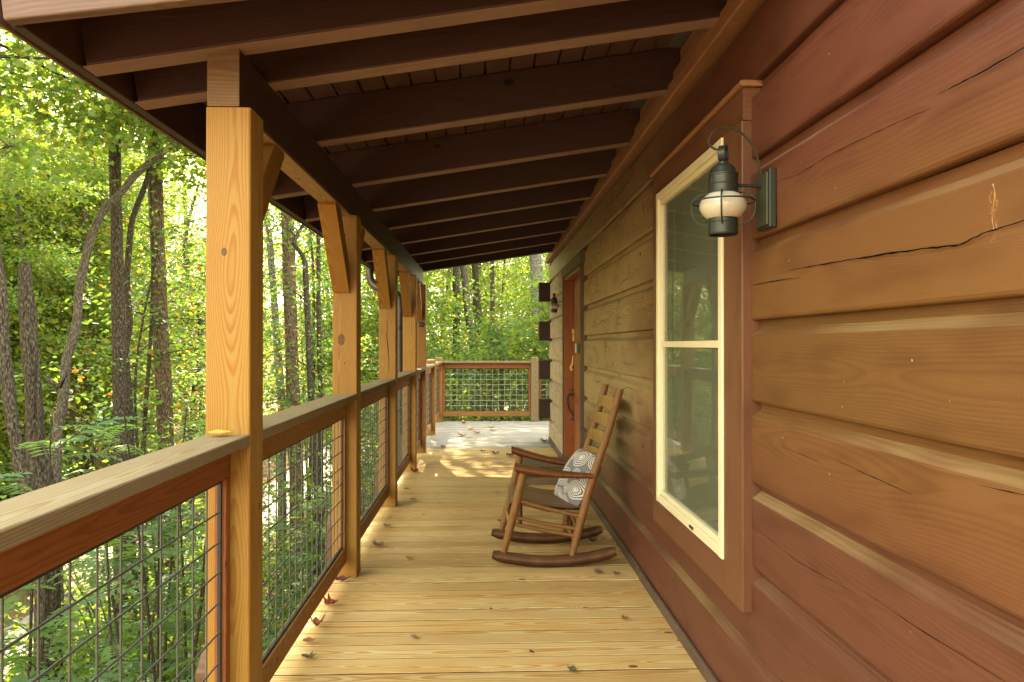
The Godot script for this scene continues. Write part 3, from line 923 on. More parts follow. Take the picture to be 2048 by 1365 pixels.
# ------------------------------------------------------------------ posts
const POSTS := [2.33, 4.25, 6.09, 7.85, 9.13]
func make_posts() -> void:
	var labels := ["nearest yellow pine porch post with big knot under the dark beam end", "second yellow pine porch post with an oval knot at head height",
		"third porch post, long crack down its yellow face", "fourth porch post, beside the brown downspout", "reddish fifth porch post with a small black box on its face"]
	for k in 5:
		var D: float = POSTS[k]
		var p := thing("porch_post", labels[k], "post", Vector3(-0.80, 0, -D - 0.07), "square porch posts along the railing")
		var mat: Material = M.post_b if k == 4 else M.post
		part(p, "shaft", board(2.068, 0.138, 0.138, 0.005, k * 2 + 1, 0.15 + 0.13 * k), mat, along_y(0, 0.002, 0))
		if k != 0: part(p, "knee_brace", brace_mesh(k), M.post_b, Transform3D(Basis(), Vector3(-0.018, 0, 0.069)))
		if k != 4: part(p, "knee_brace", brace_mesh(k + 3), M.post_b, Transform3D(Basis(Vector3.UP, PI), Vector3(-0.018, 0, -0.069)))
		# the board bolted to the outside of the post, its top cut on a slant
		var prof := PackedVector2Array([Vector2(-0.045, -0.55), Vector2(0.045, -0.55), Vector2(0.045, 0.30), Vector2(-0.045, 0.38)])
		var gm := extrude(prof, -0.035, 0.0, 2, 0.4)
		part(p, "outer_cleat", gm, M.plinth, Transform3D(Basis(), Vector3(-0.071, 0, 0.0)))
		if k == 2: part(p, "crack", post_crack(), M.crack)
		if k in [1, 3]:
			for q in 4:
				var b := MB.new()
				blob_into(b, Vector3(rng.randf_range(-0.05, 0.05), rng.randf_range(1.2, 2.0), 0.069), 0.005, 6)
				part(p, "small_knot", b.build(), M.nail)
		if k == 0:
			var b2 := MB.new()
			lathe_into(b2, [Vector2(0.009, -0.001), Vector2(0.008, 0.001), Vector2(0.0001, 0.0015)], 12)
			part(p, "knot", b2.build(), M.plinth, Transform3D(Basis(Vector3.RIGHT, PI / 2).scaled(Vector3(1.0, 1.5, 1)), Vector3(-0.012, 1.62, 0.0695)))
		if k == 1:
			var b3 := MB.new()
			lathe_into(b3, [Vector2(0.020, -0.001), Vector2(0.018, 0.001), Vector2(0.0001, 0.0015)], 14)
			part(p, "knot", b3.build(), M.plinth, Transform3D(Basis(Vector3.RIGHT, PI / 2).scaled(Vector3(1.0, 1.7, 1)), Vector3(-0.02, 1.36, 0.0695)))

func post_crack() -> ArrayMesh:
	var b := MB.new()
	for k in 22:
		var t := k / 21.0
		var w := 0.0035 * sin(PI * clampf(t, 0.05, 0.95)) * rng.randf_range(0.5, 1.0)
		var x := 0.005 + 0.008 * sin(t * 7.0) + rng.randf_range(-0.002, 0.002)
		b.vert(Vector3(x - w, lerpf(1.06, 1.62, t), 0.0702), Vector3.BACK)
		b.vert(Vector3(x + w, lerpf(1.06, 1.62, t), 0.0702), Vector3.BACK)
	for k in 21: b.quad(k * 2, k * 2 + 1, k * 2 + 3, k * 2 + 2, Vector3.BACK)
	return b.build()

# A diagonal strut from the post's face up to the underside of the beam; it leans towards +z.
func brace_mesh(row: int) -> ArrayMesh:
	var prof := PackedVector2Array([Vector2(0.0, 1.635), Vector2(0.014, 1.628), Vector2(0.405, 2.052), Vector2(0.395, 2.0705), Vector2(0.275, 2.0705), Vector2(0.0, 1.775)])
	var a := extrude(prof, -0.046, 0.046, row, 0.3).surface_get_arrays(0)
	var uv: PackedVector2Array = a[Mesh.ARRAY_TEX_UV]
	var vs: PackedVector3Array = a[Mesh.ARRAY_VERTEX]
	var ns: PackedVector3Array = a[Mesh.ARRAY_NORMAL]
	var along := Vector2(0.40, 0.43).normalized()
	for k in vs.size():
		var q := Vector2(vs[k].z, vs[k].y - 1.63)
		var across := vs[k].x if absf(ns[k].x) < 0.5 else q.dot(Vector2(-along.y, along.x))
		uv[k] = Vector2((q.dot(along) + 0.4 + row * 0.2) / 3.0, (posmod(row + (1 if absf(ns[k].x) < 0.5 else 3), 6) + 0.5 + across * 6.0) / 6.0)
	a[Mesh.ARRAY_TEX_UV] = uv
	var m := ArrayMesh.new()
	m.add_surface_from_arrays(Mesh.PRIMITIVE_TRIANGLES, a)
	return m

# ------------------------------------------------------------------ railings
# A wire railing section from a to b (world, on the deck) between its posts; facing: the side of the deck.
func railing(label: String, a: Vector3, b: Vector3, cap_a: float, cap_b: float, wires: Material, rail_mat: Material, row: int) -> Node3D:
	var o := thing("wire_railing", label, "railing", a, "wire mesh railing sections round the deck")
	var L := a.distance_to(b)
	var dir := (b - a).normalized()
	var side := dir.cross(Vector3.UP)          # to the right when walking from a to b: the deck side
	var B := Basis(dir, Vector3.UP, side)
	o.basis = B
	var T := Transform3D()
	part(o, "cap", board(L + cap_a + cap_b, 0.138, 0.036, 0.004, row, 0.2), M.cap, Transform3D(Basis(), Vector3(-cap_a, 1.032, 0)))
	part(o, "top_rail", board(L, 0.038, 0.092, 0.004, row + 1, 0.5), rail_mat, Transform3D(Basis(), Vector3(0, 0.9665, -0.008)))
	part(o, "bottom_rail", board(L, 0.038, 0.088, 0.004, row + 2, 0.7), M.rail, Transform3D(Basis(), Vector3(0, 0.135, -0.008)))
	var VB := Basis(Vector3.UP, Vector3(1, 0, 0), Vector3(0, 0, -1))
	VB = Basis(Vector3.UP, Vector3.BACK, Vector3.RIGHT)
	part(o, "side_strip", board(0.739, 0.038, 0.036, 0.003, row + 3, 0.1), rail_mat, Transform3D(VB, Vector3(0.020, 0.180, -0.008)))
	part(o, "side_strip", board(0.739, 0.038, 0.036, 0.003, row + 4, 0.6), rail_mat, Transform3D(VB, Vector3(L - 0.020, 0.180, -0.008)))
	# the black channel that holds the mesh
	part(o, "channel", board(L - 0.08, 0.012, 0.010, 0.0, 0, 0.0), M.channel, Transform3D(Basis(), Vector3(0.04, 0.1845, -0.008)))
	part(o, "channel", board(L - 0.08, 0.012, 0.010, 0.0, 0, 0.0), M.channel, Transform3D(Basis(), Vector3(0.04, 0.9145, -0.008)))
	part(o, "channel", board(0.718, 0.012, 0.010, 0.0, 0, 0.0), M.channel, Transform3D(VB, Vector3(0.0435, 0.1905, -0.008)))
	part(o, "channel", board(0.718, 0.012, 0.010, 0.0, 0, 0.0), M.channel, Transform3D(VB, Vector3(L - 0.0435, 0.1905, -0.008)))
	var nv := int(round((L - 0.08) / 0.102))
	var key := "vw%.3f" % L
	if not mesh_cache.has("vw"): mesh_cache["vw"] = rod(Vector3.ZERO, Vector3(0, 0.728, 0), 0.0029, 6)
	if not mesh_cache.has(key): mesh_cache[key] = wavy_wire(L - 0.082, nv)
	for k in range(1, nv):
		part(o, "upright_wire", mesh_cache["vw"], wires, Transform3D(Basis(), Vector3(0.04 + (L - 0.08) * k / nv, 0.186, -0.0105)))
	for k in 7:
		part(o, "level_wire", mesh_cache[key], wires, Transform3D(Basis(), Vector3(0.041, 0.186 + 0.091 * (k + 1) - 0.002, -0.0052)))
	return o

func wavy_wire(L: float, n: int) -> ArrayMesh:
	var pts := []
	for k in n * 2 + 1:
		var t := float(k) / (n * 2)
		pts.append(Vector3(t * L, 0.0016 * sin(PI * k) + 0.002 * sin(t * 9.0), 0.0012 * (1.0 if k % 2 == 0 else -0.2)))
	return tube(pts, lerps(0.0029, 0.0029, pts.size()), 6)

func make_railings() -> void:
	var x := -0.80
	var bounds := [[-1.0, 2.33], [2.468, 4.25], [4.388, 6.09], [6.228, 7.85], [7.988, 9.13], [9.268, 10.90], [11.03, 12.74]]
	var labels := ["nearest railing section, thick grey cap with a yellow leaf on it", "second railing section, between the first two porch posts", "third railing section, between the second and third porch posts",
		"fourth railing section, in front of the downspout", "fifth railing section, ending at the reddish post", "sixth railing section, past the roof with no post above", "last side railing section before the far deck corner"]
	for k in bounds.size():
		var d0: float = bounds[k][0]
		var d1: float = bounds[k][1]
		railing(labels[k], Vector3(x, 0, -d0), Vector3(x, 0, -d1), 0.0, 0.0, M.wire, M.red_rail if k in [0, 4, 5, 6] else M.rail, k * 3 + 2)
	railing("sunlit railing across the far end of the deck", Vector3(-0.73, 0, -12.80), Vector3(0.79, 0, -12.80), 0.0, 0.0, M.sunlit_wire, M.red_rail, 1)
	railing("railing section behind the cabin corner with only a sliver in view", Vector3(0.93, 0, -12.80), Vector3(2.6, 0, -12.80), 0.0, 0.0, M.sunlit_wire, M.red_rail, 4)
	var spots := [[x, 10.965, "short weathered railing post with flat top past the reddish post"], [x, 12.81, "short corner post where the side and far railings meet"], [0.86, 12.81, "pale short post of the far railing beside the log ends"]]
	for s in spots:
		var p := thing("rail_post", s[2], "post", Vector3(s[0], 0, -s[1]), "short posts of the far railing")
		part(p, "shaft", board(1.085, 0.132, 0.132, 0.005, int(s[1]) + 2, 0.4), M.post_b if s[0] < 0 else M.cap, along_y(0, 0.002, 0))
		part(p, "top", lathe([Vector2(0.0935, 1.087), Vector2(0.0935, 1.10), Vector2(0.062, 1.118), Vector2(0.0001, 1.119)], 4), M.cap, Transform3D(Basis(Vector3.UP, PI / 4), Vector3.ZERO))

# ------------------------------------------------------------------ lanterns
func build_lantern(called: String, label: String, at: Vector3) -> Node3D:
	var o := thing(called, label, "lantern", at, "onion wall lanterns beside the log wall")
	# at: centre of the globe. wall towards +x
	part(o, "back_plate", board(0.175, 0.105, 0.022, 0.003, 0, 0.0), M.bronze, Transform3D(Basis(Vector3.UP, Vector3.RIGHT, Vector3.BACK * -1.0), Vector3(0.136, -0.068, 0)))
	part(o, "back_plate_rim", board(0.160, 0.088, 0.006, 0.002, 0, 0.0), M.patina, Transform3D(Basis(Vector3.UP, Vector3.RIGHT, Vector3.BACK * -1.0), Vector3(0.1225, -0.060, 0)))
	part(o, "arm", rod(Vector3(0.04, 0.066, 0), Vector3(0.125, 0.066, 0), 0.0055, 10), M.bronze)
	part(o, "cap", lathe([Vector2(0.043, 0.036), Vector2(0.047, 0.038), Vector2(0.047, 0.042), Vector2(0.0445, 0.044), Vector2(0.0445, 0.066), Vector2(0.0455, 0.068), Vector2(0.0445, 0.070), Vector2(0.0445, 0.094), Vector2(0.0465, 0.096), Vector2(0.0465, 0.100),
		Vector2(0.042, 0.103), Vector2(0.034, 0.121), Vector2(0.026, 0.128), Vector2(0.018, 0.131), Vector2(0.016, 0.138), Vector2(0.008, 0.141), Vector2(0.0001, 0.142)], 28), M.bronze)
	part(o, "globe", lathe(onion(), 32), M.milk)
	part(o, "bottom_cup", lathe([Vector2(0.041, -0.086), Vector2(0.0445, -0.088), Vector2(0.046, -0.085), Vector2(0.0445, -0.082), Vector2(0.0445, -0.052), Vector2(0.0455, -0.050), Vector2(0.0445, -0.048), Vector2(0.0445, -0.036), Vector2(0.036, -0.034)], 28), M.bronze)
	part(o, "cup_floor", lathe([Vector2(0.0001, -0.050), Vector2(0.043, -0.050)], 20), M.bronze)
	# strap ring on top of the cap
	var ring := MB.new()
	var n := 20
	for k in n + 1:
		var a := TAU * k / n
		var r1 := 0.0185
		for s in 2:
			var z := -0.011 if s == 0 else 0.011
			ring.vert(Vector3(cos(a) * r1 * 1.0, 0.164 + sin(a) * 0.026, z), Vector3(cos(a), sin(a), 0))
	for k in n: ring.quad(k * 2, k * 2 + 1, k * 2 + 3, k * 2 + 2)
	var b0 := ring.v.size()
	for k in n + 1:
		var a := TAU * k / n
		for s in 2:
			var z := -0.011 if s == 0 else 0.011
			ring.vert(Vector3(cos(a) * 0.0165, 0.164 + sin(a) * 0.024, z), -Vector3(cos(a), sin(a), 0))
	for k in n: ring.quad(b0 + k * 2, b0 + k * 2 + 1, b0 + k * 2 + 3, b0 + k * 2 + 2)
	part(o, "ring", ring.build(), M.bronze, Transform3D(Basis(Vector3.UP, 0.9), Vector3.ZERO))
	# the bent strap that rises from the plate and curls over
	var path := curve([Vector3(0.118, 0.100, 0), Vector3(0.112, 0.135, 0), Vector3(0.098, 0.180, 0), Vector3(0.066, 0.222, 0), Vector3(0.016, 0.246, 0), Vector3(-0.028, 0.234, 0), Vector3(-0.046, 0.205, 0), Vector3(-0.036, 0.185, 0), Vector3(-0.012, 0.176, 0), Vector3(0.018, 0.192, 0)], 5)
	var st := MB.new()
	for k in path.size():
		var d: Vector3 = (path[mini(k + 1, path.size() - 1)] - path[maxi(k - 1, 0)]).normalized()
		var nn := Vector3(-d.y, d.x, 0)
		var w := 0.0065 if k < path.size() - 6 else lerpf(0.0065, 0.002, (k - path.size() + 6) / 6.0)
		for s in [[-w, 1], [w, 1], [w, -1], [-w, -1]]:
			st.vert(path[k] + Vector3(0, 0, s[0]) + nn * 0.0012 * s[1], (nn * s[1] + Vector3(0, 0, signf(s[0])) * 0.2).normalized())
	for k in path.size() - 1:
		for s in 4:
			var a := k * 4 + s
			var c := k * 4 + (s + 1) % 4
			st.quad(a, c, c + 4, a + 4)
	part(o, "scroll_strap", st.build(), M.patina)
	# wire cage: one hoop round the globe's waist and four bows
	var hoop := []
	for k in 33: hoop.append(Vector3(cos(TAU * k / 32) * 0.094, 0.014, sin(TAU * k / 32) * 0.094))
	part(o, "cage_hoop", tube(hoop, lerps(0.0028, 0.0028, 33), 6, false), M.bronze)
	for k in 4:
		var bow := curve([Vector3(0.046, 0.043, 0), Vector3(0.070, 0.040, 0), Vector3(0.090, 0.026, 0), Vector3(0.0955, 0.0, 0), Vector3(0.090, -0.030, 0), Vector3(0.072, -0.050, 0), Vector3(0.0455, -0.056, 0)], 4)
		part(o, "cage_bow", tube(bow, lerps(0.0028, 0.0028, bow.size()), 6), M.bronze, Transform3D(Basis(Vector3.UP, PI / 4 + 0.42 + k * PI / 2), Vector3.ZERO))
	return o

func onion() -> Array:
	var out := []
	for k in 17:
		var t := k / 16.0
		var y := lerpf(-0.037, 0.040, t)
		var r := 0.036 + 0.036 * pow(sin(PI * (0.06 + 0.88 * t)), 0.75)
		out.append(Vector2(r, y))
	return out

func make_lanterns() -> void:
	var a := build_lantern("wall_lantern", "dark green wall lantern with onion globe, large, right of the white window", Vector3(0.736, 1.757, -2.26))
	var b := a.duplicate()
	b.name = "wall_lantern_001"
	b.position = Vector3(0.785, 1.765, -8.37)
	b.scale = Vector3.ONE * 0.80
	b.set_meta("label", "small distant wall lantern between the cedar door and the log ends")
	add_child(b)

# ------------------------------------------------------------------ rocking chair and cushion
func make_chair() -> void:
	var o := thing("rocking_chair", "brown wooden ladder back rocking chair facing the railing beside the window", "chair", Vector3(0.45, 0, -4.69))
	var c := o.position
	var zn := -4.42 - c.z
	var zf := -4.95 - c.z
	var P := func(x: float, y: float, z: float) -> Vector3: return Vector3(x - 0.45, y, z)
	for e in 2:
		var z: float = zn if e == 0 else zf
		# rocker: a bowed bar
		var rk := MB.new()
		var n := 17
		for k in n:
			var t := float(k) / (n - 1)
			var x := lerpf(0.045, 0.785, t) - 0.45
			var y := 0.052 + 0.20 * pow(t - 0.47, 2.0) - 0.018
			var hh := 0.030 * (1.0 if k > 0 and k < n - 1 else 0.6)
			var ang := 0.45 * (t - 0.47)
			for s in [[hh, -0.021, 0.9, -0.4], [hh, 0.021, 0.9, 0.4], [-hh, 0.021, -0.9, 0.4], [-hh, -0.021, -0.9, -0.4]]:
				rk.vert(Vector3(x - s[0] * sin(ang), y + s[0] * cos(ang), z + s[1]), Vector3(0, s[2], s[3]).normalized(), Vector2(t * 0.25, 0.1 + 0.1 * s[1]))
		for k in n - 1:
			for s in 4:
				rk.quad(k * 4 + s, k * 4 + (s + 1) % 4, k * 4 + 4 + (s + 1) % 4, k * 4 + 4 + s)
		rk.quad(0, 1, 2, 3, Vector3.LEFT)
		var l := (n - 1) * 4
		rk.quad(l, l + 1, l + 2, l + 3, Vector3.RIGHT)
		part(o, "rocker", rk.build(), M.rocker)
		# turned legs and the long bent back posts
		var fl := curve([P.call(0.110, 0.085, z), P.call(0.175, 0.335, z), P.call(0.233, 0.585, z)], 5)
		part(o, "front_leg", tube(fl, [0.017, 0.020, 0.023, 0.0245, 0.025, 0.025, 0.025, 0.024, 0.0235, 0.023, 0.022], 12), M.chair)
		var bp := curve([P.call(0.520, 0.055, z), P.call(0.558, 0.213, z), P.call(0.600, 0.37, z), P.call(0.650, 0.545, z), P.call(0.742, 0.815, z), P.call(0.812, 1.066, z)], 4)
		part(o, "back_post", tube(bp, [0.017, 0.020, 0.022, 0.024] + lerps(0.026, 0.0225, bp.size() - 4), 12), M.chair)
		# paddle arms
		var y0 := 0.598 if e == 0 else 0.628
		var y1 := 0.545 if e == 0 else 0.520
		part(o, "arm", arm_mesh(y0, y1), M.arm, Transform3D(Basis(), Vector3(-0.45, 0, z + (0.004 if e == 0 else -0.004))))
		# side stretchers
		for s in [[0.205, 0.395, 0.585, 0.300, 0.014], [0.165, 0.300, 0.560, 0.225, 0.013], [0.150, 0.262, 0.545, 0.185, 0.013]]:
			if e == 1 and s[1] < 0.29: continue
			part(o, "side_stretcher", tube([P.call(s[0] + 0.01, s[1], z), P.call((s[0] + s[2]) / 2, (s[1] + s[3]) / 2 - 0.004, z), P.call(s[2], s[3], z)], [s[4] * 0.8, s[4], s[4] * 0.8], 9), M.chair)
	# front and rear rungs
	for s in [[0.150, 0.215], [0.185, 0.33]]:
		part(o, "front_rung", rod(P.call(s[0], s[1], zn), P.call(s[0], s[1], zf), 0.011, 9), M.slat)
	for s in [[0.565, 0.215], [0.545, 0.135]]:
		part(o, "rear_rung", rod(P.call(s[0], s[1], zn), P.call(s[0], s[1], zf), 0.011, 9), M.slat)
	# four curved ladder slats
	for s in [[0.772, 0.955], [0.742, 0.845], [0.712, 0.735], [0.676, 0.622]]:
		var b := MB.new()
		for k in 9:
			var t := k / 8.0
			var z := lerpf(zn - 0.02, zf + 0.02, t)
			var bow := 0.030 * sin(PI * t)
			var top := 0.036 + 0.010 * sin(PI * t)
			for q in [[0.006, top, 1], [-0.006, top, -1]]:
				b.vert(Vector3(s[0] - 0.45 + bow + q[0] + top * 0.27, s[1] + top, z), Vector3(q[2], 0.3, 0).normalized(), Vector2(t * 0.2, 0.1))
			for q in [[0.006, -0.032, 1], [-0.006, -0.032, -1]]:
				b.vert(Vector3(s[0] - 0.45 + bow + q[0] - 0.0085, s[1] - 0.032, z), Vector3(q[2], -0.3, 0).normalized(), Vector2(t * 0.2, 0.14))
		for k in 8:
			var a := k * 4
			b.quad(a, a + 4, a + 6, a + 2, Vector3.RIGHT)
			b.quad(a + 1, a + 5, a + 7, a + 3, Vector3.LEFT)
			b.quad(a, a + 1, a + 5, a + 4, Vector3.UP)
			b.quad(a + 2, a + 3, a + 7, a + 6, Vector3.DOWN)
		part(o, "ladder_slat", b.build(), M.slat)
	# seat: curved slats from the rolled front edge to the back
	for k in 9:
		var z0 := lerpf(zn - 0.006, zf + 0.006, k / 9.0)
		var z1 := lerpf(zn - 0.006, zf + 0.006, (k + 0.93) / 9.0)
		var b := MB.new()
		var n := 15
		for q in n:
			var t := float(q) / (n - 1)
			var x := lerpf(0.150, 0.592, t) - 0.45
			var y := 0.420 - 0.072 * t - 0.022 * sin(PI * t) - 0.045 * exp(-t * 16.0)
			for s in [[0.007, z0, 1], [0.007, z1, 1], [-0.007, z1, -1], [-0.007, z0, -1]]:
				b.vert(Vector3(x, y + s[0], s[1]), Vector3(-0.6 * exp(-t * 16.0) * s[2], s[2], 0).normalized(), Vector2(t * 0.15 + k * 0.07, 0.1 + (s[1] - z0) * 2.0 + 0.25 * (k % 3)))
		for q in n - 1:
			for s in 4: b.quad(q * 4 + s, q * 4 + (s + 1) % 4, q * 4 + 4 + (s + 1) % 4, q * 4 + 4 + s, [Vector3.UP, Vector3.FORWARD, Vector3.DOWN, Vector3.BACK][s])
		b.quad(0, 1, 2, 3, Vector3.LEFT)
		b.quad(n * 4 - 4, n * 4 - 3, n * 4 - 2, n * 4 - 1, Vector3.RIGHT)
		part(o, "seat_slat", b.build(), M.seat)
	for z in [zn - 0.03, zf + 0.03]:
		part(o, "seat_rail", tube([P.call(0.175, 0.392, z), P.call(0.38, 0.338, z), P.call(0.60, 0.318, z)], [0.014, 0.016, 0.014], 8), M.seat)
	# --- patterned cushion on the seat, leaning on the back
	var pil := thing("patterned_cushion", "square cushion with grey and white ringed circles propped in the rocking chair", "cushion", Vector3(0.585, 0.500, -4.63))
	var tex := cushion_print()
	var pm := StandardMaterial3D.new()
	pm.albedo_texture = tex
	pm.roughness = 0.9
	pm.rim_enabled = true
	pm.rim = 0.3
	var b := MB.new()
	var N := 20
	for s in [1.0, -1.0]:
		var base := b.v.size()
		for i in N + 1:
			for j in N + 1:
				var u := i / float(N) * 2.0 - 1.0
				var v := j / float(N) * 2.0 - 1.0
				var puff := pow(maxf(0.0, (1.0 - pow(absf(u), 3.0)) * (1.0 - pow(absf(v), 3.0))), 0.55)
				var pinch := 1.0 - 0.07 * (1.0 - v * v) * absf(u) - 0.0
				var pinch2 := 1.0 - 0.07 * (1.0 - u * u) * absf(v)
				var z: float = s * 0.062 * puff * (1.0 + 0.08 * sin(u * 7.0 + v * 3.0))
				b.vert(Vector3(u * 0.170 * pinch2, v * 0.170 * pinch, z), Vector3(u * 0.5 * (1.0 - puff), v * 0.5 * (1.0 - puff), s * (0.35 + puff)).normalized(), Vector2(u * 0.5 + 0.5, 0.5 - v * 0.5))
		for i in N:
			for j in N:
				var a := base + i * (N + 1) + j
				b.quad(a, a + 1, a + N + 2, a + N + 1, Vector3(0, 0, s))
	var y_axis := Vector3(0.50, 0.84, -0.12).normalized()
	var z_axis := Vector3(-0.92, 0.36, 0.36)
	z_axis = (z_axis - y_axis * z_axis.dot(y_axis)).normalized()
	part(pil, "cover", b.build(), pm, Transform3D(Basis(y_axis.cross(z_axis), y_axis, z_axis), Vector3.ZERO))

func arm_mesh(y0: float, y1: float) -> ArrayMesh:
	var b := MB.new()
	var n := 15
	for k in n:
		var t := float(k) / (n - 1)
		var x := lerpf(0.178, 0.645, t)
		var y := lerpf(y0, y1, t) - 0.012 * sin(PI * t)
		var w := 0.046 - 0.020 * smoothstep(0.3, 1.0, t)
		if k == 0: w *= 0.72
		var h := lerpf(0.021, 0.013, t)
		for s in [[h, -w, 1, -0.5], [h, w, 1, 0.5], [-h, w, -1, 0.5], [-h, -w, -1, -0.5]]:
			b.vert(Vector3(x, y + s[0], s[1]), Vector3(0, s[2], s[3]).normalized(), Vector2(t * 0.16, 0.06 + s[1] * 0.8))
	for k in n - 1:
		for s in 4: b.quad(k * 4 + s, k * 4 + (s + 1) % 4, k * 4 + 4 + (s + 1) % 4, k * 4 + 4 + s)
	b.quad(0, 1, 2, 3, Vector3.LEFT)
	var l := (n - 1) * 4
	b.quad(l, l + 1, l + 2, l + 3, Vector3.RIGHT)
	return b.build()

func cushion_print() -> ImageTexture:
	var S := 360
	var im := Image.create(S, S, false, Image.FORMAT_RGB8)
	var r := RandomNumberGenerator.new()
	r.seed = 99
	var cs := []
	for k in 260:
		var q := [r.randf() * S, r.randf() * S, r.randf_range(36, 96)]
		var ok := true
		for o in cs:
			if Vector2(o[0], o[1]).distance_to(Vector2(q[0], q[1])) < (o[2] + q[2]) * 0.86: ok = false
		if ok: cs.append(q)
	for y in S:
		for x in S:
			var dark := Color(0.30, 0.28, 0.29)
			var pale := Color(0.80, 0.78, 0.74)
			var col := dark.lerp(pale, 0.25 + 0.2 * sin(x * 0.9) * sin(y * 0.9))
			for o in cs:
				var a := atan2(y - o[1], x - o[0])
				var d: float = Vector2(x - o[0], (y - o[1]) * 1.12).length() + 1.5 * sin(a * 3.0 + o[2])
				if d < o[2]:
					var t: float = d / o[2]
					var ringy := fposmod(t * 4.4 + 0.12, 1.0)
					col = pale if ringy < 0.62 else dark
					if ringy < 0.62 and t > 0.35: col = pale.lerp(dark, 0.35 * smoothstep(0.2, 0.9, sin(a * o[2] * 0.55)))
					if t < 0.16: col = Color(0.84, 0.83, 0.80)
					break
			im.set_pixel(x, y, col)
	return ImageTexture.create_from_image(im)

# ------------------------------------------------------------------ side table behind the chair
func make_table() -> void:
	var o := thing("side_table", "low weathered slatted side table standing behind the rocking chair", "table", Vector3(0.46, 0, -5.56))
	for k in 4:
		part(o, "top_slat", board(0.46, 0.092, 0.018, 0.003, k, 0.2), M.table, along_x(-0.225, 0.449, -0.15 + k * 0.097))
	for sx in [-0.205, 0.165]:
		for sz in [-0.16, 0.16]:
			part(o, "leg", tube([Vector3(sx, 0.0, sz), Vector3(sx, 0.24, sz), Vector3(sx, 0.438, sz)], [0.017, 0.020, 0.018], 8), M.rocker)
	for sz in [-0.16, 0.16]:
		part(o, "apron", board(0.36, 0.018, 0.05, 0.002, 1, 0.4), M.table, along_x(-0.20, 0.412, -sz))
		part(o, "shelf_rail", board(0.36, 0.018, 0.04, 0.002, 3, 0.4), M.table, along_x(-0.20, 0.325, -sz))
	for k in 3:
		part(o, "shelf_slat", board(0.36, 0.085, 0.014, 0.002, k + 2, 0.5), M.table, along_x(-0.20, 0.352, -0.10 + k * 0.10))
	part(o, "low_rung", rod(Vector3(-0.205, 0.19, 0.16), Vector3(0.165, 0.19, 0.16), 0.012, 8), M.rocker)

